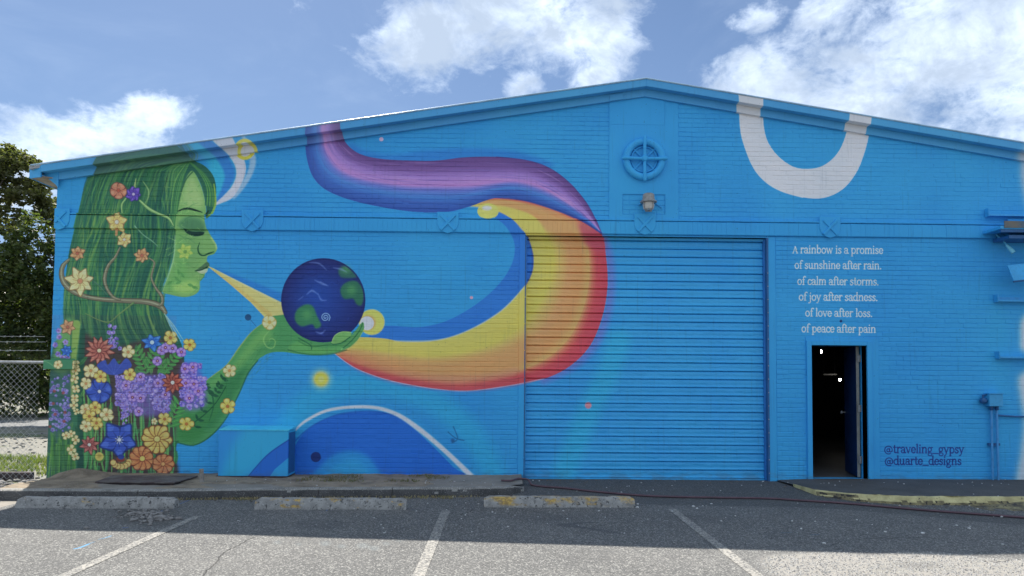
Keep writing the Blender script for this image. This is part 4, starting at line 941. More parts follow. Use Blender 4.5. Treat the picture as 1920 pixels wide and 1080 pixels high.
for i in range(4):
    xs = frange(cuts[i] + .004, cuts[i + 1] - .004, .025)
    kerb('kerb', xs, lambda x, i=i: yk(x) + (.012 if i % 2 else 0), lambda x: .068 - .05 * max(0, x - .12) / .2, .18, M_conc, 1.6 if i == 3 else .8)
# right pavement: dark slab behind a yellow kerb that rises out of the asphalt
kr = [G(*q) for q in ((1470, 907, .0), (1490, 912, .0), (1530, 921, .02), (1600, 928, .03), (1700, 933, .04), (1920, 934, .04))]
def ykr(x): return float(np.interp(x, [q[0] for q in kr] + [12], [q[1] for q in kr] + [-1.8]))
def ztr(x): return float(np.interp(x, [4.1, 4.25, 4.6, 5.2, 12], [.004, .02, .035, .045, .05]))
M_walk = proc_mat('dark_pavement', (.085, .083, .080, 1), (.06, .059, .058, 1), 2, .9, .5, 60, .005, speck=((.2, .2, .19, 1), 120, .66))
xs = frange(kr[0][0], 12, .08); mb = MB()
for i, x in enumerate(xs):
    for j in range(8): y = .0 + (ykr(x) + .1) * j / 7; mb.v.append((x, y, ztr(x) + .003 * fn(x, y, 3)))
    if i:
        for j in range(7): b = i * 8 + j; mb.f.append((b - 8, b - 7, b + 1, b))
o = mb.build('pavement', M_walk, recalc=False); tag(o, kind='structure')
bm_ = bmesh.new(); bm_.from_mesh(o.data)
for f_ in bm_.faces:
    if f_.normal.z < 0: f_.normal_flip()
bm_.to_mesh(o.data); bm_.free()
kerb('kerb', frange(kr[1][0], 12, .03), ykr, lambda x: ztr(x) + .008, .075, M_yellow, .8, slope=.05, face_mat=M_apron, zface=.012)
# crumbled apron below the right kerb
mb = grid(frange(6.0, 9.5, .05), frange(-2.22, -1.78, .04), lambda x, y: -.052 + max(0, (.055 * min(1, (x - 6.0) / .8)) * (1 - (-1.78 - y) / .44 * 1.05)) + .014 * fn(x, y, 6))
tag(mb.build('crumbled_edge', M_apron, smooth=True), kind='structure')
# far strip of road beyond the fenced lot
tag(MB().raw([(-60, 10.6, -.086), (-7.2, 11.8, -.086), (-7.2, 15.6, -.086), (-60, 16.0, -.086)], [(0, 1, 2, 3)]).build('path', proc_mat('far_road', (.17, .175, .18, 1), None, 2, .9, .2)), kind='structure')

# ------------------------------------------------------------------ the building
BLD = empty('warehouse', (2.2, 0, 0)); tag(BLD, 'blue painted brick warehouse with a low gable and a rainbow mural on its front wall', 'building')
BLD_INV = Matrix.Translation((-2.2, 0, 0))
def part(o, parent=None):
    o.parent = parent or BLD; o.matrix_parent_inverse = BLD_INV if (parent is None) else parent.matrix_world.inverted() ; return o
class _B: pass
bpy.context.view_layer.update()
def bpart(mb, name, mat, **kw):                           # geometry given in world coordinates, child of the building
    o = mb.build(name, mat, **kw); o.parent = BLD; o.matrix_parent_inverse = BLD_INV; return o
def sub(mb, name, mat, parent, **kw):
    o = mb.build(name, mat, **kw); o.parent = parent; return o
APX, SLP = 2.2, .158
FZ = W(1208, 147, -.17)[1]                                # top of the fascia at the ridge
def ztop(x, z0=FZ): return z0 - SLP * abs(x - APX)
XL, XR = -6.84, 11.24
SHX0, SHX1, SHZ = .36, 4.10, 3.745                        # shutter opening
DX0, DX1, DZ0, DZ1 = 4.775, 5.635, .035, 2.085            # doorway
BAND0, BAND1 = 3.77, 3.975
# masonry core behind the brick faces
mb = MB(); yb0, yb1 = .007, .26
def seg(x0, x1, z0, z1=None):
    tp = lambda x: ztop(x) - .10
    if z1 is not None: mb.box(x0, x1, yb0, yb1, z0, z1)
    else: mb.prism([(x0, z0), (x1, z0), (x1, tp(x1))] + ([(APX, tp(APX))] if x0 < APX < x1 else []) + [(x0, tp(x0))], yb0, yb1)
seg(XL, SHX0, -.25, SHZ); seg(SHX1, DX0, -.25, SHZ); seg(DX0, DX1, -.25, DZ0 - .02); seg(DX0, DX1, DZ1, SHZ); seg(DX1, XR, -.25, SHZ); seg(XL, XR, SHZ)
bpart(mb, 'wall', PB)
# brick faces
PITCH_Z, BLEN = .0737, .2105
pan_x0, pan_x1 = W(1142, 300)[0], W(1272, 300)[0]
pan_z1 = W(1208, 176)[1]
excl = [(SHX0 - .10, SHX1 + .14, -1, SHZ + .03), (DX0 - .085, DX1 + .19, -1, W(1570, 633)[1]), (pan_x0, pan_x1, BAND1 - .01, 9)]
protoV = []
def brick_mesh(L, H, bev=.004, dep=.0075):
    h, l = H / 2, L / 2; b = bev; e = .0008
    v = [(-l, dep + .004, -h), (l, dep + .004, -h), (l, dep + .004, h), (-l, dep + .004, h), (-l, b * .8, -h), (l, b * .8, -h), (l, b * .8, h), (-l, b * .8, h),
         (-l + e, 0, -h + b), (l - e, 0, -h + b), (l - e, 0, h - b), (-l + e, 0, h - b)]
    f = [(4, 5, 1, 0), (5, 6, 2, 1), (6, 7, 3, 2), (7, 4, 0, 3), (8, 9, 5, 4), (9, 10, 6, 5), (10, 11, 7, 6), (11, 8, 4, 7), (8, 11, 10, 9)]
    f = [tuple(reversed(q)) for q in f]
    f[-1] = (8, 9, 10, 11)
    return v, f
bv, bf = brick_mesh(.2095, .0655, .005)
bme = bpy.data.meshes.new('brick'); bme.from_pydata(bv, [], bf)
bm_ = bmesh.new(); bm_.from_mesh(bme); bmesh.ops.recalc_face_normals(bm_, faces=bm_.faces)
if [f_ for f_ in bm_.faces if len(f_.verts) == 4 and abs(f_.normal.y) > .99][0].normal.y > 0: bmesh.ops.reverse_faces(bm_, faces=bm_.faces)
bm_.to_mesh(bme); bm_.free(); bme.materials.append(PB)
bricks = []
nrow = int(6.3 / PITCH_Z)
for r in range(-2, nrow):
    zc = .012 + PITCH_Z * (r + .5)
    if BAND0 - .03 < zc < BAND1 + .03: continue
    if zc > ztop(APX) - .05: break
    half = (ztop(APX) - .12 - zc) / SLP
    xl, xr = max(XL, APX - half), min(9.6, APX + half)
    iv = [(xl, xr)]
    for (e0, e1, f0, f1) in excl:
        if f0 < zc < f1: iv = [q for a, b in iv for q in ((a, min(b, e0)), (max(a, e1), b)) if q[1] - q[0] > .03]
    header = (r % 6 == 3)
    L = BLEN / 2 if header else BLEN
    off = (r % 2) * BLEN / 2 + (.03 if header else 0)
    rowj = rng.normal(0, .0012)
    for a, b in iv:
        x = math.floor((a - off) / L) * L + off
        while x < b:
            x0, x1 = max(x, a), min(x + L, b)
            if x1 - x0 > .03:
                deep = .0035 if rng.random() < .05 else 0
                bricks.append(((x0 + x1) / 2, zc + rowj + rng.normal(0, .0018), x1 - x0 - .0006, rng.normal(0, .0004) + min(.0052, max(-.001, deep + .0022 + .0075 * fn((x0 + x1) / 2, zc * 2.6, .9, 4) + .002 * fn((x0 + x1) / 2, zc * 3, 3, 8))), rng.normal(0, .006), rng.normal(0, .003), rng.normal(0, .025)))
            x += L
bricks.sort(key=lambda q: (q[0] ** 2 + CAM_D ** 2 + (q[1] - CAM_H) ** 2))
for q in bricks[:300]:
    o = bpy.data.objects.new('brick', bme); COL.objects.link(o)
    o.parent = BLD; o.location = (q[0] - 2.2, q[3], q[1]); o.scale = (q[2] / .2095, 1, 1); o.rotation_euler = (q[6], q[4], q[5])
vv = np.array([v.co[:] for v in bme.vertices]); ff = [tuple(p.vertices) for p in bme.polygons]
mbv = []; mbf = []
for q in bricks[300:]:
    R_ = np.array(Matrix.Rotation(q[5], 3, 'Z') @ Matrix.Rotation(q[4], 3, 'Y') @ Matrix.Rotation(q[6], 3, 'X'))
    b = len(mbv); w = (vv * np.array([q[2] / .2095, 1, 1])) @ R_.T + np.array([q[0], q[3], q[1]])
    mbv += [tuple(t) for t in w]; mbf += [tuple(b + i for i in f_) for f_ in ff]
mb = MB(); mb.v, mb.f = mbv, mbf
bpart(mb, 'brickwork', PB, recalc=False)['kind'] = 'stuff'
# smooth render strips round the openings
bpart(MB().box(SHX0 - .095, SHX0, -.004, .10, .0, BAND0 - .004), 'plaster_strip', PS, bevel=.003)
bpart(MB().box(SHX1, SHX1 + .135, -.004, .10, -.05, BAND0 - .004), 'plaster_strip', PS, bevel=.003)
bpart(MB().box(SHX0 + .002, SHX1 - .002, .004, .10, SHZ, BAND0 - .006), 'lintel', PS)
# band of upright bricks
mb = MB(); x = XL - .004; k = 0
while x < 8.9:
    j = rng.normal(0, .0012); mb.prism_x([(.01, BAND0), (-.028 + j, BAND0 + .004), (-.034 + j, BAND0 + .012), (-.034 + j, BAND1 - .012), (-.026 + j, BAND1), (.01, BAND1 + rng.normal(0, .002))], x, x + .0735); x += .0747
bpart(mb, 'soldier_course', PS)['kind'] = 'stuff'
mb = MB(); x = XL - .004
while x < 8.9:
    j = rng.normal(0, .0012); mb.box(x, x + .2095, -.040 + j, .004, BAND1 + .010 + rng.normal(0, .001), BAND1 + .032); x += .2105
bpart(mb, 'brick_ledge', PB, bevel=.003)['kind'] = 'stuff'
# shields with crossed bars on the band
for sx, zc in ((W(113, 411)[0], 3.915), (-3.83, 3.925), (-.84, 3.93), (2.2, 3.94), (5.075, 3.925), (8.02, 3.925)):
    w = .165; cut = XL if sx < -6.5 else None
    pts = [(sx - w, zc + .155), (sx - w, zc - .03), (sx - w * .82, zc - .10), (sx - w * .5, zc - .15), (sx, zc - .178), (sx + w * .5, zc - .15), (sx + w * .82, zc - .10), (sx + w, zc - .03), (sx + w, zc + .155)]
    if cut: pts = [(max(a, cut + .002), b) for a, b in pts]; pts = [p for i, p in enumerate(pts) if i == 0 or p != pts[i - 1]]
    o = bpart(MB().prism(pts, -.048, -.0335), 'shield', PS, bevel=.005)
    for sg in (1, -1):
        d = .135; wd_ = .019
        a0 = (sx - d * .8, zc - sg * d * .86 - .01); b0 = (sx + d * .8, zc + sg * d * .86 - .01)
        if cut:
            t = (cut + .02 - a0[0]) / (b0[0] - a0[0]); a0 = (cut + .02, a0[1] + (b0[1] - a0[1]) * max(t, 0))
        ux, uz = b0[0] - a0[0], b0[1] - a0[1]; l_ = math.hypot(ux, uz); nx_, nz_ = -uz / l_ * wd_, ux / l_ * wd_
        y0 = -.068 if sg > 0 else -.064
        sub(MB().prism([(a0[0] + nx_ - 2.2, a0[1] + nz_), (a0[0] - nx_ - 2.2, a0[1] - nz_), (b0[0] - nx_ - 2.2, b0[1] - nz_), (b0[0] + nx_ - 2.2, b0[1] + nz_)], y0, -.047), 'crossed_bar', PS, o, bevel=.004)
        o.matrix_parent_inverse = Matrix(); o.location = (0, 0, 0)
    for v in o.data.vertices: v.co.x -= 2.2
# stucco panel of the gable with the recessed square round the lamp
zt_ = lambda x: ztop(x) - .23
rx0, rx1, rz0, rz1 = W(1167, 402)[0], W(1247, 402)[0], W(1167, 402)[1], W(1167, 364)[1]
mb = MB(); y0, y1 = -.010, .012
mb.box(pan_x0, pan_x1, y0, y1, BAND1 + .006, rz0); mb.box(pan_x0, rx0, y0, y1, rz0, rz1); mb.box(rx1, pan_x1, y0, y1, rz0, rz1)
zs = W(1272, 235)[1]; xs_ = W(1246, 300)[0]
mb.box(pan_x0, pan_x1, y0, y1, rz1, zs)
mb.prism([(pan_x0, zs), (xs_, zs), (xs_, zt_(xs_)), (APX, zt_(APX)), (pan_x0, zt_(pan_x0))], y0 - .003, y1)
mb.prism([(xs_ + .003, zs), (pan_x1, zs), (pan_x1, zt_(pan_x1)), (xs_ + .003, zt_(xs_))], y0 + .004, y1)
bpart(mb, 'stucco_panel', PS)
mb = MB()
z_ = rz0 + .004
while z_ + .06 < rz1 + .03:
    x_ = rx0 + .004 - (.1 if int(z_ * 100) % 2 else 0)
    while x_ < rx1 - .01:
        a, b = max(x_, rx0 + .003), min(x_ + .2, rx1 - .003)
        if b - a > .03: mb.box(a, b, .001, .012, z_, min(z_ + .064, rz1 - .003))
        x_ += .2105
    z_ += PITCH_Z
bpart(mb, 'brick_recess', PS, bevel=.003)
# wheel emblem
ex, ez = W(1207, 300)[0], W(1207, 300)[1]
R0 = (1248 - 1167) / 2 / F * CAM_D
wo = bpart(MB().torus((ex, -.045, ez), R0 * .84, R0 * .17, 56, 12, .05), 'wheel_emblem', PS, smooth=True)
for o_ in (wo,):
    for v in o_.data.vertices: v.co.x -= 2.2
    o_.matrix_parent_inverse = Matrix()
ex2 = ex - 2.2
sub(MB().lathe([(R0 * .74, -.012), (R0 * .74, -.004), (0.001, -.004)], (ex2, 0, ez), 'y', 40), 'disc', PS, wo)
sub(MB().torus((ex2, -.03, ez), R0 * .60, R0 * .035, 40, 8), 'inner_ring', PS, wo, smooth=True)
for k in range(8):
    a = math.pi / 4 * k; c, s_ = math.cos(a), math.sin(a)
    if k % 2: sub(MB().tube([(ex2 + c * .03, -.025, ez + s_ * .03), (ex2 + c * R0 * .72, -.025, ez + s_ * R0 * .72)], .016, 8), 'spoke', PS, wo)
    else: sub(MB().tube([(ex2 + c * .01, -.075, ez + s_ * .01), (ex2 + c * R0 * .5, -.078, ez + s_ * R0 * .5), (ex2 + c * R0 * .97, -.10, ez + s_ * R0 * .97), (ex2 + c * R0 * 1.05, -.09, ez + s_ * R0 * 1.05)], [.026, .026, .03, .022], 10), 'spoke', PS, wo, smooth=True)
sub(MB().lathe([(.055, -.05), (.055, -.09), (.035, -.115), (0.001, -.12)], (ex2, 0, ez), 'y', 20), 'hub', PS, wo, smooth=True)
# frieze board, fascia, bright roof edge, roof
for (x0, x1, nm) in ((XL - .0, APX, 'l'), (APX, XR + .3, 'r')):
    bpart(MB().prism([(x0, ztop(x0) - .235), (x1, ztop(x1) - .235), (x1, ztop(x1) - .11), (x0, ztop(x0) - .11)], -.05, .008), 'frieze_board', PF, bevel=.003)
    e0 = x0 - .15 if nm == 'l' else x0
    bpart(MB().prism([(e0, ztop(e0) - .122), (x1, ztop(x1) - .122), (x1, ztop(x1) - .008), (e0, ztop(e0) - .008)], -.175, -.052), 'fascia_board', PF, bevel=.004)
    bpart(MB().tube([(e0 - .15 if nm == 'l' else e0, -.178, ztop(e0 - (.15 if nm == 'l' else 0)) - .001), (x1, -.178, ztop(x1) + .001)], .013, 16), 'roof_edge_trim', M_white, smooth=True)
    ex_ = e0 - .18 if nm == 'l' else e0; xx = x1 + (.2 if nm == 'r' else 0)
    bpart(MB().prism([(ex_, ztop(ex_) - .05), (xx, ztop(xx) - .05), (xx, ztop(xx) - .012), (ex_, ztop(ex_) - .012)], -.165, 16.3), 'roof', M_roof)
# small step in the frieze at the ridge panel
xa_ = W(1142, 172)[0]; xb_ = W(1168, 170)[0]
bpart(MB().prism([(xa_, ztop(xa_) - .232), (xb_, ztop(xb_) - .232), (xb_, ztop(xb_) - .13), (xa_, ztop(xa_) - .13)], -.062, -.0505), 'patch_board', PF, bevel=.003)
# eave at the left corner: fascia turns the corner over a flat soffit
lx = XL - .15; cx_l = -7.215; zt_l = ztop(lx); zs_l = W(60, 334, -.08)[1]
bpart(MB().prism([(cx_l, zs_l), (cx_l - .006, zt_l - .03), (cx_l + .02, zt_l - .03), (cx_l + .02, zs_l)], -.08, 16.2), 'side_fascia', MB_blue)
bpart(MB().prism_z([(lx, -.174), (cx_l, -.081), (cx_l + .02, -.07), (lx, -.14)], zs_l - .002, zt_l - .028), 'corner_fascia', MB_blue)
bpart(MB().prism_z([(lx - .002, -.12), (cx_l + .021, -.069), (cx_l + .021, 16.1), (XL - .001, 16.1), (XL - .001, -.04)], zs_l + .004, zs_l + .022), 'soffit', M_soffit)
_q = [W(70, 318, -.06), (XL + .05, W(70, 318, -.06)[1]), (XL + .05, W(112, 352, -.06)[1]), W(104, 346, -.06), W(82, 328, -.06)]
bpart(MB().prism(_q, -.058, -.0355), 'return_board', MB_blue)
# side and back walls, floor inside
M_block = proc_mat('side_wall_paint', BL, tuple(q * .8 for q in BL[:3]) + (1,), 2, .7, .3, 30)
zl = ztop(XL) - .2
bpart(MB().box(XL, XL + .25, .262, 16, -.25, zl), 'side_wall', M_block); bpart(MB().box(XR - .25, XR, .262, 16, -.25, ztop(XR) - .2), 'side_wall', M_block)
bpart(MB().prism([(XL + .252, -.25), (XR - .252, -.25), (XR - .252, ztop(XR) - .06), (APX, ztop(APX) - .06), (XL + .252, ztop(XL) - .06)], 15.75, 16), 'back_wall', M_block)
bpart(MB().box(XL + .26, XR - .26, .265, 15.74, -.05, .03), 'interior_floor', M_floor)
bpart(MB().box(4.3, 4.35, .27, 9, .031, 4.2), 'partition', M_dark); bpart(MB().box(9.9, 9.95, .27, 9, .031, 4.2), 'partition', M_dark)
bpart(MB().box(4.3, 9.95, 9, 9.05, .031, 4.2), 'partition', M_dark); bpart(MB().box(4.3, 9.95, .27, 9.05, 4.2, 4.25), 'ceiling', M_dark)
# roller shutter
sh = bpart(MB().box(SHX0 + .04, SHX1 - .04, .135, .14, .0, SHZ + .1), 'roller_shutter', PD)
for v in sh.data.vertices: v.co.x -= 2.2
sh.matrix_parent_inverse = Matrix()
n = 29; z_lo, z_hi = .022, 3.70; ph = (z_hi - z_lo) / n
prof = [(.128, 0), (.098, .004), (.094, .012), (.095, .02), (.104, .03), (.106, .05), (.103, .075), (.104, ph - .03), (.110, ph - .014), (.122, ph - .004), (.128, ph)]
sm = None
for k in range(n):
    if sm is None:
        o = MB().prism_x(prof, SHX0 + .03 - 2.2, SHX1 - .03 - 2.2).build('slat', PD); sm = o.data
    else: o = bpy.data.objects.new('slat', sm); COL.objects.link(o)
    o.parent = sh; o.location = (0, rng.normal(0, .0012), z_lo + ph * k); o.rotation_euler = (rng.normal(0, .006), rng.normal(0, .0003), 0)
sub(MB().box(SHX0 + .028 - 2.2, SHX1 - .028 - 2.2, .085, .13, -.004, .021), 'bottom_bar', PD, sh, bevel=.003)
MG = blue_mat('guide_rail_paint', CP(30, 96, 160))
for x0, x1 in ((SHX0, SHX0 + .028), (SHX1 - .028, SHX1)): sub(MB().box(x0 - 2.2, x1 - 2.2, .055, .134, 0, SHZ), 'guide_rail', MG if x0 > 1 else PD, sh, bevel=.003)
sub(MB().box(SHX1 - 2.2 - .006, SHX1 - 2.2 + .022, -.012, .054, 0, SHZ), 'angle_iron', MB_dark, sh)
sub(MB().box(SHX0 - 2.2 - .006, SHX0 - 2.2 + .008, -.008, .054, 0, SHZ), 'angle_iron', MB_dark, sh)  # left iron coloured dark to draw the shadow of the gap
mbs = None
for k in range(16):
    z = .12 + .205 * k
    for xx, mt in ((SHX1 + .010, M_steel),) + (((SHX0 - .006, PD),) if k % 2 else ()):
        if z < SHZ: sub(MB().lathe([(.009, -.010), (.009, -.017), (.004, -.02)], (xx - 2.2, 0, z), 'y', 8), 'bolt', mt, sh)
sub(MB().box(SHX0 + .028 - 2.2, SHX1 - .028 - 2.2, .07, .10, 3.70, SHZ - .002), 'header_bar', PD, sh, bevel=.004)
# doorway and open door
fr = bpart(MB().box(DX0 - .075, DX0, -.03, .16, DZ0 - .045, DZ1 + .065).box(DX1, DX1 + .075, -.03, .16, DZ0 - .045, DZ1 + .065).box(DX0 + .001, DX1 - .001, -.029, .16, DZ1, DZ1 + .064), 'door_frame', PS, bevel=.004)
bpart(MB().box(DX0 + .001, DX1 - .001, -.05, .24, DZ0 - .055, DZ0), 'threshold', MB_blue, bevel=.006)
bpart(MB().box(DX1 + .078, DX1 + .185, -.008, .1, -.02, W(1570, 633)[1] - .004).box(DX0 - .084, DX1 + .0775, -.009, .1, DZ1 + .067, W(1570, 633)[1] - .004), 'plaster_strip', PS)
for x0, x1 in ((DX0 - .0005, DX0 + .022), (DX1 - .008, DX1 + .0005)): bpart(MB().box(x0, x1, .161, .2, DZ0, DZ1), 'door_stop', MB_blue)
hx, hy = DX1 - .030, .18; ang = math.radians(90 + 13)
dr = empty('door'); dr.parent = BLD; dr.location = (hx - 2.2, hy, 0); dr.rotation_euler.z = -ang
# leaf runs along local -x from the hinge before it swings
M_leaf = proc_mat('door_leaf_paint', C(24, 70, 130), C(16, 52, 104), 3, .5, .1)
M_edge = proc_mat('door_edge', (.30, .31, .27, 1), (.2, .21, .19, 1), 6, .6, .1)
sub(MB().box(-.83, -.004, -.044, .0, DZ0 + .012, DZ1 - .005), 'leaf', M_leaf, dr, bevel=.002)
sub(MB().box(-.0035, .0, -.043, -.001, DZ0 + .013, DZ1 - .006), 'leaf_edge', M_edge, dr)
sub(MB().lathe([(.012, 0), (.012, .04), (.028, .048), (.03, .065), (.02, .08), (0.001, .083)], (-.76, .0, 1.02), 'y', 16).lathe([(.012, 0), (.012, -.04), (.028, -.048), (.03, -.065), (.02, -.08), (0.001, -.083)], (-.76, -.044, 1.02), 'y', 16), 'door_knob', M_steel, dr, smooth=True)
bpy.context.view_layer.update()
for py in (672, 766, 862):
    z = W(1618, py, .18)[1]
    o = MB().box(hx - 2.2 - .035, hx - 2.2 + .022, hy - .016, hy - .006, z - .055, z + .055).tube([(hx - 2.2 - .006, hy - .018, z - .055), (hx - 2.2 - .006, hy - .018, z + .055)], .008, 8).build('hinge', M_steel); o.parent = fr; o.matrix_parent_inverse = Matrix.Translation((2.2, 0, 0)); 
# door_frame is built in world coordinates; keep its hinges beside it
# ------------------------------------------------------------------ things on and by the building
def place(mb_fn, name, mat, parent, **kw):
    o = mb_fn.build(name, mat, **kw); o.parent = parent; return o
# wall lamp
lx_, lz_ = W(1216, 378, -.16)
t = empty('wall_lamp', (lx_, 0, lz_)); tag(t, 'grey cast metal wall lamp with a frosted jar glass, under the wheel emblem', 'lamp')
M_jar, nt_, p_ = new_mat('frosted_jar'); 
nj = nt_.noise(nt_.add('ShaderNodeNewGeometry').outputs['Position'], 40, 3); nt_.l.new(nt_.mix(nj, (.62, .60, .54, 1), (.42, .41, .38, 1)), p_.inputs['Base Color']); p_.inputs['Roughness'].default_value = .25
place(MB().lathe([(.001, .125), (.06, .125), (.085, .11), (.092, .04), (.095, .02), (.125, .005), (.128, -.012), (.10, -.018), (.09, -.02)], (0, -.16, 0), 'z', 28), 'lamp_cap', M_grey, t, smooth=True)
place(MB().lathe([(.085, -.02), (.088, -.06), (.078, -.115), (.05, -.135), (.001, -.14)], (0, -.16, 0), 'z', 24), 'glass_jar', M_jar, t, smooth=True)
mb = MB()
for k in range(4):
    a = math.pi / 2 * k + .6; mb.tube([(math.cos(a) * .098, -.16 + math.sin(a) * .098, -.015), (math.cos(a) * .098, -.16 + math.sin(a) * .098, -.08), (math.cos(a) * .06, -.16 + math.sin(a) * .06, -.14), (0, -.16, -.152)], .006, 6)
mb.torus((0, 0, 0), .001, .0005, 3, 3); place(mb, 'guard_cage', M_grey, t)
place(MB().tube([(0, -.002, .04), (0, -.08, .06), (0, -.16, .10)], .022, 10).lathe([(.06, -.001), (.06, -.02), (.03, -.03)], (0, 0, .04), 'y', 20), 'arm', M_grey, t, smooth=True)
place(MB().tube([(-.13, -.012, -.02), (-.10, -.014, .0), (-.05, -.014, .04)], .012, 8), 'conduit', MB_blue, t); place(MB().tube([(.09, -.014, .05), (.15, -.014, .0), (.24, -.014, -.06)], .008, 8), 'conduit', MB_blue, t)
# steel cabinet at the foot of the wall
cx0, cz1 = W(411, 803, -.4); cx1, _ = W(541, 803, -.4); cz0 = .062
t = empty('utility_cabinet', ((cx0 + cx1) / 2, 0, cz0)); tag(t, 'low steel utility cabinet painted into the mural at the foot of the wall', 'cabinet')
m_ = (cx0 + cx1) / 2
def cbx(x0, x1, y0, y1, z0, z1, nm, mat, **kw): o = MB().box(x0 - m_, x1 - m_, y0, y1, z0 - cz0, z1 - cz0).build(nm, mat, parent=t, **kw); return o
cbx(cx0, cx1, -.40, -.012, cz0 + .015, cz1 - .022, 'box_body', PC, bevel=.004)
M_lid = proc_mat('lid_paint', CP(58, 160, 222), CP(50, 145, 208), 4, .4, .05)
mbl = MB().prism_x([(-.412, cz1 - .03 - cz0), (-.412, cz1 - .016 - cz0), (-.012, cz1 + .022 - cz0), (-.012, cz1 - .021 - cz0), (-.40, cz1 - .021 - cz0), (-.40, cz1 - .03 - cz0)], cx0 - m_ - .004, cx1 - m_ + .012).build('lid', M_lid, parent=t, bevel=.003)
cbx(cx0 - .03, cx1 + .0, -.415, -.012, cz0 - .012, cz0 + .014, 'base_plate', M_darkstone)
cbx(cx1 + .001, cx1 + .006, -.36, -.05, cz0 + .05, cz1 - .06, 'side_panel', MB_dark)
# right end of the wall: ledges, canopy, lamp arm, meter box, pipes
def ledge(py, px0, up, lab, ridge):
    x, z = W(px0, py, -.06); e = empty('steel_ledge', (x, 0, z)); tag(e, lab, 'ledge', 'steel ledges at the right end of the wall')
    MB().box(0, 3.0, -.10, -.001, -.006, .006).build('shelf_angle', MB_blue, parent=e); MB().box(0, 3.0, -.104, -.092, -.022, -.0065).build('lip', MB_blue, parent=e)
    MB().box(-.012, .0, -.10, -.001, -.03, up).build('end_plate', MB_blue, parent=e)
    if ridge: MB().box(.0, 3.0, -.012, -.001, .007, up * .6).build('upstand', MB_blue, parent=e)
ledge(403, 1852, .10, 'thin blue steel ledge just above the canopy at the right end', False)
ledge(563, 1869, .09, 'blue steel ledge halfway up the wall at the right end, below the tilted panel', True)
ledge(669, 1872, .08, 'lowest blue steel ledge at the right end, beside the whitish unpainted patch', False)
x, z = W(1868, 428, -.35); e = empty('canopy', (x, 0, z)); tag(e, 'small flat canopy with dark underside jutting out at the right end of the wall', 'canopy')
MB().box(0, 3.2, -.45, -.036, -.03, .02).build('canopy_slab', MB_blue, parent=e, bevel=.006)
MB().box(.01, 3.2, -.44, -.40, -.075, -.031).build('drip_lip', MB_dark, parent=e); MB().box(.05, 3.2, -.462, -.451, -.012, .09).build('front_fascia', proc_mat('canopy_fascia', C(70, 104, 128), C(120, 110, 92), 2.2, .6, .2), parent=e)
MB().box(.16, 3.2, -.40, -.036, -.16, -.11).build('beam', MB_dark, parent=e)
x, z = W(1889, 500, -.3); e = empty('tilted_panel', (x, 0, z)); tag(e, 'blue sheet metal panel hanging at a tilt below the canopy', 'panel')
MB().raw([(0, -.30, .02), (1.6, -.30, .22), (1.6, -.42, -.05), (0.05, -.36, -.22), (0, -.28, .02), (1.6, -.28, .22), (1.6, -.40, -.05), (.05, -.34, -.22)], [(0, 3, 2, 1), (4, 5, 6, 7), (0, 1, 5, 4), (1, 2, 6, 5), (2, 3, 7, 6), (3, 0, 4, 7)]).build('sheet', MB_blue, parent=e)
MB().tube([(0.05, -.35, -.235), (1.6, -.41, -.04)], .012, 8).build('lower_edge', MB_dark, parent=e)
x, z = W(1873, 442, -.1); x2, z2 = W(1897, 472, -.25); e = empty('lamp_arm', (x, 0, z)); tag(e, 'thin blue goose neck arm with a small spotlight, hung under the canopy edge', 'lamp')
MB().tube([(-.01, -.036, .05), (-.01, -.08, 0), (.05, -.14, -.10), ((x2 - x) * .85, -.23, (z2 - z) * .8)], .011, 8).build('arm', proc_mat('arm_paint', CP(70, 150, 205), None, 5, .4, 0), parent=e, smooth=True)
MB().tube([((x2 - x) * .62, -.19, (z2 - z) * .6), ((x2 - x) * .9, -.235, (z2 - z) * .85), (x2 - x + .02, -.26, z2 - z - .015)], [.018, .03, .034], 12).build('spotlight', proc_mat('spot_paint', CP(90, 160, 205), None, 5, .4, 0), parent=e, smooth=True)
bx0, bz1 = W(1853, 739, -.1); bx1, bz0 = W(1879, 762, -.1)
e = empty('meter_box', ((bx0 + bx1) / 2, 0, bz0)); tag(e, 'small blue electrical box on the wall with two conduits running down to the ground', 'electrical box')
w = (bx1 - bx0) / 2; h = bz1 - bz0; pipeM = blue_mat('conduit_paint', CP(52, 118, 172))
MB().box(-w, w, -.13, -.006, 0, h).build('box_body', blue_mat('meter_paint', CP(46, 130, 190)), parent=e, bevel=.006); MB().box(-w - .005, w + .005, -.14, -.006, h + .001, h + .015).build('box_lid', MB_blue, parent=e)
MB().lathe([(.045, -.03), (.045, -.09), (.02, -.11)], (-w - .05, 0, h * .45), 'y', 14).tube([(-w - .05, -.05, h * .45), (-w - .05, -.05, h * .9), (-w + .01, -.05, h * .95)], .014, 8).build('cable_gland', MB_dark, parent=e)
for dx in (-.03, .055):
    MB().tube([(dx, -.05, 0), (dx, -.05, -.4), (dx, -.05, -bz0 + .03)], .017, 10).build('conduit', pipeM, parent=e, smooth=True)
    MB().lathe([(.028, 0), (.028, -.05), (.02, -.06)], (dx, -.05, -.002), 'z', 12).build('coupling', MB_dark, parent=e, smooth=True)
    for zz in (W(1868, 833)[1] - bz0,): MB().box(dx - .045, dx + .045, -.045, -.004, zz - .018, zz + .018).build('pipe_clamp', MB_dark, parent=e)
MB().tube([(.07, -.04, -.14), (.35, -.04, -.155), (2.0, -.04, -.16)], .014, 8).build('cross_conduit', MB_dark, parent=e)
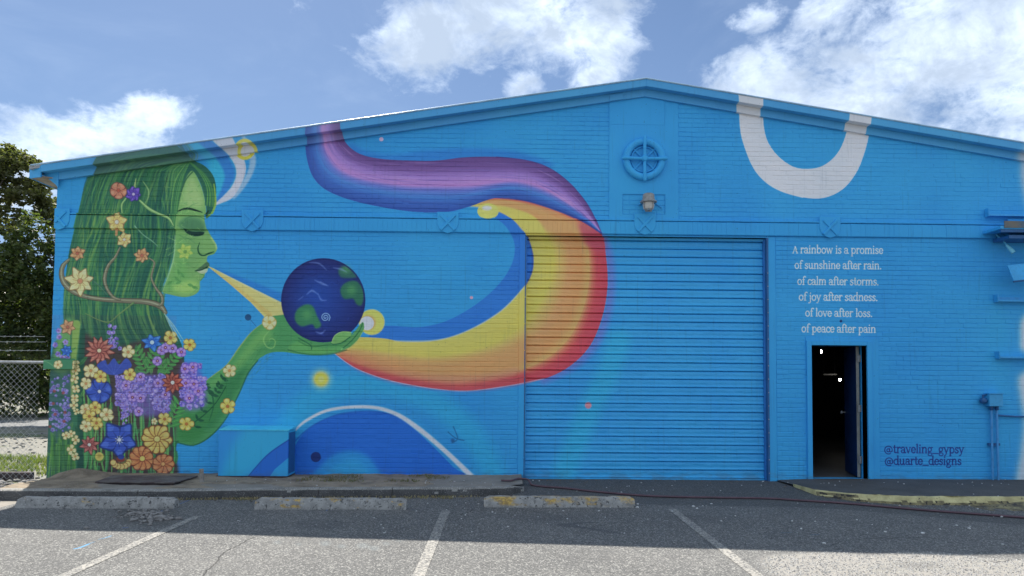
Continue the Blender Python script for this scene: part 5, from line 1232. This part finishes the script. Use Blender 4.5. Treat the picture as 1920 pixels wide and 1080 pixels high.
# lights inside the doorway
M_glow, nt_, p_ = new_mat('lit_bulb'); p_.inputs['Base Color'].default_value = (.9, .9, .9, 1); p_.inputs['Emission Color'].default_value = (1, .95, .88, 1); p_.inputs['Emission Strength'].default_value = 16
for (px, py, yy, rx_, rz_, lab) in ((1540, 659, 4.2, .012, .042, 'bright tall bulb glowing high inside the dark doorway'), (1575, 712, 6.0, .030, .030, 'round lit bulb glowing lower in the dark doorway')):
    x, z = W(px, py, yy); e = empty('hanging_bulb', (x, yy, z)); tag(e, lab, 'light bulb')
    MB().lathe([(.001, -rz_), (rx_ * .7, -rz_ * .7), (rx_, 0), (rx_ * .7, rz_ * .7), (.001, rz_)], (0, 0, 0), 'z', 14).build('bulb', M_glow, parent=e, smooth=True)
    MB().tube([(0, 0, rz_ + .001), (0, 0, rz_ + .06)], .02, 8).tube([(0, 0, rz_ + .06), (0, 0, 4.19 - z)], .006, 6).build('cord', M_dark, parent=e)
x0, z0 = W(1542, 702, 6.3); x1, _ = W(1568, 702, 6.3); e = empty('ceiling_batten', ((x0 + x1) / 2, 6.3, z0)); tag(e, 'faint grey unlit strip fitting inside the dark doorway', 'light fitting')
w = (x1 - x0) / 2; MB().box(-w, w, -.04, .04, -.015, .015).build('housing', M_grey, parent=e); MB().tube([(-w * .8, 0, .016), (-w * .8, 0, 4.19 - z0)], .006, 6).tube([(w * .8, 0, .016), (w * .8, 0, 4.19 - z0)], .006, 6).build('hanger', M_dark, parent=e)

# ------------------------------------------------------------------ wheel stops, hose, plate, stake, rubble
def wheel_stop(px0, px1, py, lab, mat, shp):
    (xa, ya), (xb, yb) = G(px0, py, -.05), G(px1, py + (px1 - px0) * .004, -.05)
    e = empty('wheel_stop', ((xa + xb) / 2, (ya + yb) / 2 + .09, -.055), math.atan2(yb - ya, xb - xa)); tag(e, lab, 'wheel stop', 'concrete wheel stops along the kerb')
    L = math.hypot(xb - xa, yb - ya); n = 70; mb = MB()
    for i in range(n + 1):
        x = -L / 2 + L * i / n; en = min(1, min(i, n - i) / 2.5 + .25)
        h = .128 * (.72 + .28 * en); w = .09
        j = lambda q: .0045 * fn(x + xa, q, 14) + .006 * max(0, fn(x + xa, q, 5, 3))
        pr = [(-w, 0), (-w + .006 + j(1), h * .35), (-w * .82 + j(2), h * .55), (-w * .62 + j(3), h - .018), (-w * .48, h - j(4)), (w * .48, h - j(5)), (w * .62, h - .018), (w * .82, h * .5), (w, 0)]
        m_n = len(pr); mb.v += [(x, q[0], q[1]) for q in pr]
        if i:
            for k in range(m_n): b = i * m_n + k; c = i * m_n + (k + 1) % m_n; mb.f.append((b - m_n, c - m_n, c, b))
    mb.f.append(tuple(range(m_n))); mb.f.append(tuple(n * m_n + k for k in range(m_n)))
    mb.build('stop_body', mat, parent=e, smooth=True)
    for sx in (-.32, .32): MB().lathe([(.014, 0), (.014, .012), (.008, .018)], (sx * L, 0, .124), 'z', 10).build('rebar_pin', M_plate, parent=e)
    return e
wheel_stop(27, 325, 953, 'bare grey concrete wheel stop beside the rubble, leftmost of three', stop_mat('stop_grey', .62, .74), False)
wheel_stop(476, 761, 955, 'chipped concrete wheel stop with small yellow spots and blue spray, middle of three', stop_mat('stop_spotted', .58, .66), True)
wheel_stop(907, 1191, 951, 'concrete wheel stop with a long streak of yellow paint, by the shutter', stop_mat('stop_yellow', .44, .62), False)
hp = [(940, 902, .065), (958, 903, .06), (975, 907, .0), (1010, 912.5, -.01), (1060, 917, -.02), (1100, 922, -.03), (1150, 926.5, -.035), (1210, 931, -.04), (1270, 933, -.04), (1340, 934, -.04), (1440, 936, -.045), (1500, 940, -.045), (1560, 944, -.045), (1640, 950, -.045), (1700, 955, -.045), (1800, 963, -.045), (1920, 972, -.045), (2050, 982, -.045)]
hq = catmull([(*G(*q), q[2]) for q in hp], False, 6)
o = MB().tube([(q[0], q[1], zg(q[0], q[1]) + .016 if q[0] > .45 else .075) for q in hq], .0140, 8).build('hose', M_hose, smooth=True); tag(o, 'thin dark red hose trailing over the asphalt from the slab end to the right', 'hose')
# flat plate on the slab
pl = [G(*q, .075) for q in ((178, 906), (212, 893.5), (371, 894.5), (326, 907.5))]
c_ = (sum(p[0] for p in pl) / 4, sum(p[1] for p in pl) / 4)
e = empty('metal_plate', (c_[0], c_[1], .066)); tag(e, 'flat rusty dark plate lying on the soil below the painted flowers', 'metal plate')
MB().prism_z([(p[0] - c_[0], p[1] - c_[1]) for p in pl], .012, .03).build('plate', M_plate, parent=e, bevel=.003)
MB().prism_z([((p[0] - c_[0]) * .96, (p[1] - c_[1]) * .93) for p in pl], -.01, .0115).build('underframe', M_darkstone, parent=e)
x, y = G(379, 905, .06); e = empty('stake', (x, y, .05)); e.rotation_euler = (.05, -.06, 0); tag(e, 'short whitish wooden stake standing in the slab left of the cabinet', 'stake')
MB().box(-.026, .026, -.016, .016, 0, .20).build('post', M_wood, parent=e, bevel=.003); MB().box(-.045, .045, -.03, .03, 0, .012).build('foot', M_chip, parent=e)
def stone_mb(mb, x, y, z, r, fl=.6):
    bm = bmesh.new(); bmesh.ops.create_icosphere(bm, subdivisions=1 if r < .03 else 2, radius=r); o = rng.uniform(0, 99); sx, sy = rng.uniform(.8, 1.4), rng.uniform(.7, 1.1); a = rng.uniform(0, 6.3)
    vs = []
    for v in bm.verts:
        k = 1 + .35 * mnoise.noise(v.co / r * 1.1 + Vector((o, 0, 0))); p = v.co * k; p = Vector((p.x * sx, p.y * sy, p.z * fl)); p = Matrix.Rotation(a, 3, 'Z') @ p
        vs.append((x + p.x, y + p.y, z + p.z + r * fl * .6))
    fs = [tuple(v.index for v in f_.verts) for f_ in bm.faces]; bm.free(); mb.raw(vs, fs)
mb = MB()
for _ in range(150):
    px, py = rng.normal(275, 26), rng.normal(970, 6); x, y = G(px, py, -.05); stone_mb(mb, x, y, zg(x, y), rng.uniform(.008, .03))
tag(mb.build('rubble', M_stone), 'small pile of crumbled asphalt rubble in front of the leftmost wheel stop', 'rubble', kind='stuff')
for px, py, r, lab in ((302, 974, .055, 'flat pale grey stone at the right of the rubble pile, larger of two'), (319, 974, .036, 'smaller pale grey stone at the right end of the rubble pile'), (162, 991, .026, 'small grey stone alone near the shadow edge at left'), (114, 955, .020, 'small whitish stone under the leftmost wheel stop, nearer its left end'), (217, 955, .022, 'small whitish stone under the front of the leftmost wheel stop, nearer its right end')):
    x, y = G(px, py, -.05); mb = MB(); stone_mb(mb, 0, 0, 0, r, .55); o = mb.build('stone', M_stone); o.location = (x, y, zg(x, y)); tag(o, lab, 'stone')
mb = MB()
for _ in range(190):
    px = rng.uniform(380, 1900); py = rng.choice([rng.uniform(898, 912) if px < 900 else rng.uniform(903, 925), rng.uniform(938, 1000)]); zz = .06 if (py < 915 and px < 940) else -.05
    x, y = G(px, py, zz)
    if y > -.03: continue
    z = slab_z(x, y) if (y > yk(x) + .15 and x < SL1) else (ztr(x) if (x > 4.2 and y > ykr(x)) else zg(x, y)); stone_mb(mb, x, y, z, rng.uniform(.005, .013))
for px, py in ((849, 933), (897, 945), (1196, 946), (1165, 926), (1195, 952), (1817, 992), (1730, 1001), (1660, 998), (1880, 1022), (1878, 970), (1545, 1020), (1300, 950), (1307, 954)): x, y = G(px, py, -.05); stone_mb(mb, x, y, zg(x, y), rng.uniform(.012, .02))
tag(mb.build('loose_chips', M_chip), 'scattered pale chips of stone on the asphalt and slab', 'chips', kind='stuff')
# coarse aggregate at the lower right
gp = np.array([G(*q, -.05) for q in GRV]); mb = MB(); cnt = 0
def inside(x, y):
    r_ = False; j = len(gp) - 1
    for i in range(len(gp)):
        if (gp[i][1] > y) != (gp[j][1] > y) and x < (gp[j][0] - gp[i][0]) * (y - gp[i][1]) / (gp[j][1] - gp[i][1]) + gp[i][0]: r_ = not r_
        j = i
    return r_
for _ in range(16000):
    x = rng.uniform(1.8, 6.5); y = rng.uniform(-6.2, -4.3)
    if inside(x, y) or (inside(x + .12, y + .05) and rng.random() < .3):
        r = rng.uniform(.006, .014); a = rng.uniform(0, 6.3); z = zg(x, y); c, s_ = math.cos(a), math.sin(a); b = len(mb.v)
        mb.v += [(x + c * r, y + s_ * r, z), (x - s_ * r, y + c * r, z), (x - c * r, y - s_ * r * .8, z), (x + s_ * r, y - c * r, z), (x + rng.uniform(-.3, .3) * r, y, z + r * rng.uniform(.35, .8))]
        mb.f += [(b, b + 1, b + 4), (b + 1, b + 2, b + 4), (b + 2, b + 3, b + 4), (b + 3, b, b + 4)]
M_agg = proc_mat('aggregate', (.40, .39, .37, 1), (.14, .135, .13, 1), 60, .95, 0, contrast=(.4, .6))
tag(mb.build('gravel', M_agg, recalc=False), 'patch of coarse pale gravel on the asphalt at the lower right', 'gravel', kind='stuff')
# dark bricks and rocks beyond the slab end at far left
x, y = G(33, 898, -.07); e = empty('drain_block', (x, y, -.085)); tag(e, 'dark hollow kerb block lying in the gravel by the fence', 'block')
MB().box(-.30, .22, -.06, .06, 0, .12).build('block_body', M_darkstone, parent=e, bevel=.01)
for k in range(6): MB().box(-.27 + k * .08, -.235 + k * .08, -.068, -.061, .03, .09).build('rib', M_darkstone, parent=e)
mb = MB()
for _ in range(260):
    px, py = rng.uniform(-60, 95), rng.uniform(898, 925); x, y = G(px, py, -.08); stone_mb(mb, x, y, -.088, rng.uniform(.01, .05))
tag(mb.build('rocks', M_stone), 'band of loose rocks between the fence and the slab end', 'rocks', kind='stuff')
mb = MB()
for _ in range(2600):
    x, y = rng.uniform(-13, -6.95), rng.uniform(-.8, 10); stone_mb(mb, x, y, -.09, rng.uniform(.012, .04)) if rng.random() < .35 else None
tag(mb.build('gravel', M_lotgravel), 'pale gravel spread over the fenced lot', 'gravel', kind='stuff')
def blades(name, pts, h0, h1, mat, lab, wd_=.004):
    mb = MB()
    for (x, y, z) in pts:
        for _ in range(3):
            a = rng.uniform(0, 6.3); h = rng.uniform(h0, h1); lx2, ly2 = rng.normal(0, h * .45), rng.normal(0, h * .45); c, s_ = math.cos(a) * wd_, math.sin(a) * wd_; b = len(mb.v)
            mb.v += [(x - c, y - s_, z), (x + c, y + s_, z), (x + lx2 * .4 + c * .7, y + ly2 * .4 + s_ * .7, z + h * .65), (x + lx2 * .4 - c * .7, y + ly2 * .4 - s_ * .7, z + h * .65), (x + lx2, y + ly2, z + h)]
            mb.f += [(b, b + 1, b + 2, b + 3), (b + 3, b + 2, b + 4)]
    return tag(mb.build(name, mat, recalc=False), lab, 'grass', kind='stuff')
def leaf_mat(name, a, b, c, tr=.35, sc=1.2):
    m = bpy.data.materials.new(name); m.use_nodes = True; nt = NT(m.node_tree); p = m.node_tree.nodes['Principled BSDF']; out = m.node_tree.nodes['Material Output']
    pos = nt.add('ShaderNodeNewGeometry').outputs['Position']; n = nt.noise(pos, sc, 3, .6); n2 = nt.noise(pos, 9, 2, .6)
    col = nt.mix(nt.ramp(n, .35, .65), a, b); col = nt.mix(nt.ramp(n2, .5, .7), col, c); nt.l.new(col, p.inputs['Base Color']); p.inputs['Roughness'].default_value = .5; p.inputs['Specular IOR Level'].default_value = .4
    tn = nt.add('ShaderNodeBsdfTranslucent'); nt.l.new(nt.mix(1, col, (1.3, 1.5, .6, 1), 'MULTIPLY'), tn.inputs[0]); mx = nt.add('ShaderNodeMixShader'); mx.inputs[0].default_value = tr
    nt.l.new(p.outputs[0], mx.inputs[1]); nt.l.new(tn.outputs[0], mx.inputs[2]); nt.l.new(mx.outputs[0], out.inputs[0]); return m
M_weed = leaf_mat('dry_weed', (.22, .19, .11, 1), (.15, .16, .06, 1), (.26, .22, .14, 1), .2, 3)
M_grass = leaf_mat('lot_grass', (.16, .20, .05, 1), (.24, .25, .09, 1), (.10, .15, .04, 1), .3, 2)
pts = []
for _ in range(900):
    px, py = rng.uniform(555, 850), rng.uniform(893, 904); x, y = G(px, py, .06)
    if y < -.02 and fn(x, y, 2.5) > -.1: pts.append((x, y, slab_z(x, y) - .004))
blades('weeds', pts, .01, .045, M_weed, 'dry weeds on the soil strip at the foot of the dome painting')
pts = [];
for _ in range(420):
    px = rng.uniform(60, 900); x, y = G(px, 935, -.05); pts.append((x, yk(x) - .045 + rng.normal(0, .012), -.05))
for _ in range(260): x, y = G(rng.uniform(360, 480), rng.uniform(930, 937), -.05); pts.append((x, y, -.05))
for _ in range(160): x, y = G(rng.uniform(760, 850), rng.uniform(930, 936), -.05); pts.append((x, y, -.05))
for _ in range(90): x, y = G(rng.uniform(440, 540), rng.uniform(932, 940), -.05); pts.append((x, y, -.05))
blades('weeds', pts, .012, .04, leaf_mat('straw', (.42, .34, .20, 1), (.34, .28, .16, 1), (.25, .24, .12, 1), .2, 3), 'dry straw gathered along the bottom of the left kerb')
pts = []
for _ in range(5200):
    x, y = rng.uniform(-14, -6.95), rng.uniform(-.4, 3.2)
    if fn(x, y, .9) > -.12 or y > .5 and rng.random() < .25: pts.append((x, y, -.09))
blades('grass', pts, .03, .14, M_grass, 'yellowish green grass growing in the fenced lot', .008)

mb = MB()
for _ in range(230):
    px = rng.uniform(200, 1900); x, y = G(px, 935, -.05)
    if px < 950: y = (yk(x) - .06 - abs(rng.normal(0, .16))) if rng.random() < .6 else rng.uniform(yk(x) + .3, -.06)
    elif px < 1450: y = -abs(rng.normal(0, .12)) - .04
    else: y = ykr(x) - .08 - abs(rng.normal(0, .2))
    z = slab_z(x, y) if (y > yk(x) + .15 and x < SL1) else zg(x, y); a = rng.uniform(0, 6.3); r = rng.uniform(.010, .024); c, s_ = math.cos(a) * r, math.sin(a) * r; b = len(mb.v)
    mb.v += [(x - c, y - s_, z + .004), (x + s_ * .45, y - c * .45, z + .012), (x + c, y + s_, z + .005 + rng.uniform(0, .012)), (x - s_ * .45, y + c * .45, z + .010)]; mb.f += [(b, b + 1, b + 2, b + 3)]
tag(mb.build('dead_leaves', proc_mat('dead_leaf', (.24, .15, .07, 1), (.12, .075, .04, 1), 30, .8, 0), recalc=False), 'dead brown leaves blown along the kerbs and wall foot', 'leaves', kind='stuff')
# ------------------------------------------------------------------ fence
F0 = empty('chain_link_fence', (-7.0, 0, -.09)); tag(F0, 'galvanised chain link fence with barbed wire strands left of the building', 'fence')
ztp = W(40, 679)[1]; fx = -7.0
def fp(mb, name, mat, **kw): o = mb.build(name, mat, **kw); o.parent = F0; o.matrix_parent_inverse = Matrix.Translation((7.0, 0, .09)); return o
mb = MB(); cell = .0636; h0, h1 = -.05, ztp - .02; Hh = h1 - h0; x = -13.2
while x < fx + Hh:
    for sg in (1, -1):
        # straight diagonals clipped to the panel
        xa, za, xb, zb = (x, h0, x + Hh, h1) if sg > 0 else (x, h0, x - Hh, h1)
        def clipx(xa, za, xb, zb, lim, right):
            if (xa > lim) == (xb > lim): return (xa, za, xb, zb) if ((xa <= lim) == right) else None
            t = (lim - xa) / (xb - xa); zm = za + (zb - za) * t
            return (xa, za, lim, zm) if ((xa <= lim) == right) else (lim, zm, xb, zb)
        q = clipx(xa, za, xb, zb, fx - .02, True)
        if q: q = clipx(*q, -13.0, False)
        if q and abs(q[3] - q[1]) > .03: mb.tube([(q[0], .03 + sg * .0025, q[1]), (q[2], .03 + sg * .0025, q[3])], .0019, 4, caps=False)
    x += cell * 1.4142
M_wire = proc_mat('wire', (.50, .51, .50, 1), None, 9, .4, 0, metal=.35)
fp(mb, 'wire_mesh', M_wire, recalc=False)['kind'] = 'stuff'
fp(MB().tube([(-13.2, .03, ztp), (fx + .1, .03, ztp)], .021, 10), 'top_rail', M_steel, smooth=True)
for x in (-10.6, -13.1): fp(MB().tube([(x, .05, -.1), (x, .05, ztp + .02), (x, .05, ztp + .05), (x, -.02, ztp + .45)], .028, 10), 'post', M_steel, smooth=True)
for k, py in enumerate((657, 641, 631)):
    z = W(40, py)[1]; mb = MB().tube([(-13.2, -.01 - .03 * k, z + .01), (-9.5, -.01 - .03 * k, z - .012), (fx + .1, -.01 - .03 * k, z)], .0028, 5)
    for i in range(56):
        x = -13.1 + i * .11 + rng.uniform(-.01, .01); zz = z - .006 * math.sin(i)
        mb.tube([(x - .012, -.01 - .03 * k - .01, zz - .014), (x + .012, -.01 - .03 * k + .01, zz + .014)], .0018, 3).tube([(x + .01, -.01 - .03 * k, zz - .014), (x - .01, -.01 - .03 * k, zz + .014)], .0018, 3)
    fp(mb, 'barbed_wire', M_wire, recalc=False)
fp(MB().box(W(82, 683, -.06)[0], W(140, 683, -.06)[0], -.075, -.03, W(100, 692, -.06)[1], W(100, 675, -.06)[1]).box(W(82, 683, -.06)[0], XL - .003, -.03, .07, W(100, 690, -.06)[1], W(100, 677, -.06)[1]), 'wall_bracket', mural_mat('bracket_paint', MURAL, M, 1.0, bump=.1) if False else PS, bevel=.004)
# wall bracket front is green like the painting behind it

# ------------------------------------------------------------------ trees beyond the lot
M_bark = proc_mat('bark', (.10, .085, .07, 1), (.05, .043, .037, 1), 6, .95, .9, 20, .02)
def tree(x, y, h, clumps, n, lab, mat, lsz=.11, limbs=6):
    e = empty('tree', (x, y, -.09)); tag(e, lab, 'tree', 'trees beyond the fenced lot')
    mb = MB(); tr = h * .035
    mb.tube([(0, 0, -.1), (.1, .05, h * .2), (-.1, 0, h * .42), (.1, .1, h * .62), (0, 0, h * .85)], [tr, tr * .8, tr * .62, tr * .4, tr * .12], 10)
    for c in clumps[:limbs * 3]:
        b0 = h * min(.6, max(.18, c[2] / h * .55)); mb.tube([(0, 0, b0), (c[0] * .35, c[1] * .35, b0 + (c[2] - b0) * .3), (c[0] * .75, c[1] * .75, b0 + (c[2] - b0) * .75), (c[0], c[1], c[2])], [tr * .26, tr * .18, tr * .10, tr * .03], 6)
    mb.build('trunk', M_bark, parent=e, smooth=True)
    vols = [c[3] * c[4] * c[5] for c in clumps]; tot = sum(vols); V = []; Fc = []
    for c, vo in zip(clumps, vols):
        k = int(n * vo / tot) + 20
        # twig centres inside the clump, leaves around each
        tw = rng.normal(0, 1, (max(4, k // 14), 3)); tw /= np.linalg.norm(tw, axis=1)[:, None]; tw *= rng.uniform(.25, 1.0, (len(tw), 1)) ** .6
        p = tw[rng.integers(0, len(tw), k)] + rng.normal(0, .10, (k, 3))
        p = p * np.array([c[3], c[4], c[5]]) + np.array([c[0], c[1], c[2]])
        a = rng.normal(0, 1, (k, 3)); a[:, 2] *= .5; a /= np.linalg.norm(a, axis=1)[:, None]; b = np.cross(a, rng.normal(0, 1, (k, 3)) + np.array([0, 0, 1.2])); b /= np.linalg.norm(b, axis=1)[:, None] + 1e-9
        s_ = rng.uniform(.6, 1.3, (k, 1)) * lsz
        v = np.stack([p - a * s_, p + b * s_ * .45, p + a * s_, p - b * s_ * .45], 1)
        base = sum(len(q) for q in V); V.append(v.reshape(-1, 3)); Fc += [(base + 4 * i, base + 4 * i + 1, base + 4 * i + 2, base + 4 * i + 3) for i in range(k)]
    mb = MB(); mb.v = [tuple(q) for q in np.concatenate(V)]; mb.f = Fc
    mb.build('crown', mat, parent=e, recalc=False)
    return e
L_dark = leaf_mat('dark_leaves', (.05, .075, .026, 1), (.09, .115, .04, 1), (.16, .17, .06, 1), .42)
L_olive = leaf_mat('olive_leaves', (.09, .10, .045, 1), (.14, .145, .065, 1), (.20, .19, .09, 1), .45)
def at(px, py, yy): x, z = W(px, py, yy); return x, z
def clumps_px(lst, yy, ox, seed=0):
    out = []
    for (px, py, rx, rz) in lst:
        x, z = at(px, py, yy); s_ = (CAM_D + yy) / F; out.append((x - ox, rng.uniform(-.6, .6), z + .09, rx * s_, rx * s_ * .8, rz * s_))
    return out
# high, layered crown with gaps of sky
yy = 15.0; ox = at(-120, 700, yy)[0]
tree(ox, yy, 9.6, clumps_px([(10, 290, 34, 22), (-30, 300, 50, 30), (45, 315, 36, 22), (-60, 330, 60, 30), (30, 345, 46, 14), (75, 350, 30, 22), (-20, 350, 40, 18), (60, 372, 44, 14), (10, 382, 30, 10), (88, 385, 24, 20), (-70, 390, 40, 20), (100, 410, 30, 22), (-110, 340, 60, 60), (-150, 420, 60, 60), (0, 325, 40, 20), (40, 300, 26, 16), (20, 372, 30, 12), (75, 372, 30, 16), (5, 432, 30, 10), (35, 405, 34, 12), (-10, 410, 36, 12), (60, 418, 26, 12), (95, 395, 30, 24)], yy, ox), 34000,
     'tall tree with a layered olive green crown and gaps of sky, behind the fence', L_olive, .085, 1)
yy = 13.0; ox = at(150, 700, yy)[0]
tree(ox, yy, 6.6, clumps_px([(25, 455, 40, 26), (75, 430, 36, 34), (0, 480, 40, 26), (60, 480, 50, 30), (100, 470, 40, 50), (20, 520, 60, 34), (80, 530, 50, 40), (-20, 560, 60, 34), (60, 580, 70, 40), (120, 560, 50, 60), (-10, 620, 60, 40), (60, 640, 70, 40), (150, 425, 50, 46), (185, 500, 70, 70), (160, 600, 80, 60), (220, 590, 60, 60)], yy, ox), 36000,
     'dense dark green tree beside the wall corner, lower than the layered one', L_dark, .085, 1)
yy = 17.0; ox = at(-60, 700, yy)[0]
tree(ox, yy, 6.2, clumps_px([(-60, 470, 60, 50), (-20, 540, 70, 60), (20, 600, 70, 50), (-120, 520, 70, 70), (10, 670, 90, 50), (-80, 650, 90, 60)], yy, ox), 14000, 'shadowy bushy tree at the frame edge, left of the dense dark one', L_dark, .10)
yy = 20.0; ox = at(120, 700, yy)[0]
tree(ox, yy, 5.5, clumps_px([(60, 560, 80, 60), (120, 620, 80, 60), (40, 680, 80, 50), (100, 720, 80, 40), (180, 650, 80, 70)], yy, ox), 11000, 'low spreading tree deep in shade behind the dense dark one', L_dark, .11)
for px_, yy, s_, lab in ((-300, 24.0, 1.0, 'broad tree standing farthest left beyond the lot'), (-520, 20.0, .9, 'second tree far to the left beyond the lot'), (320, 26.0, 1.1, 'tall tree hidden behind the building')):
    ox = at(px_, 700, yy)[0]
    tree(ox, yy, 8.5 * s_, clumps_px([(px_ + a * s_, 700 - (700 - b) * s_ * .8, c, e) for a, b, c, e in ((-60, 380, 60, 40), (0, 330, 60, 36), (60, 390, 60, 40), (-90, 460, 70, 50), (0, 440, 80, 50), (90, 470, 70, 50), (-50, 540, 80, 50), (60, 550, 80, 50))], yy, ox), 9000, lab, L_dark, .13, 1)
mb = MB(); V = []
k = 15000; p = np.stack([rng.uniform(-34, -9, k), rng.uniform(16.6, 20, k), rng.uniform(0, 1, k) ** .7 * 2.3 - .1], 1)
p[:, 2] *= (.75 + .35 * np.sin(p[:, 0] * 1.3) * np.cos(p[:, 0] * .47)); a = rng.normal(0, 1, (k, 3)); a /= np.linalg.norm(a, axis=1)[:, None]; b = np.cross(a, rng.normal(0, 1, (k, 3))); b /= np.linalg.norm(b, axis=1)[:, None]
s_ = rng.uniform(.06, .14, (k, 1)); v = np.stack([p - a * s_, p + b * s_ * .5, p + a * s_, p - b * s_ * .5], 1).reshape(-1, 3); mb.v = [tuple(q) for q in v]; mb.f = [(4 * i, 4 * i + 1, 4 * i + 2, 4 * i + 3) for i in range(k)]
tag(mb.build('undergrowth', L_dark, recalc=False), 'dark undergrowth along the far side of the fenced lot', 'bushes', kind='stuff')
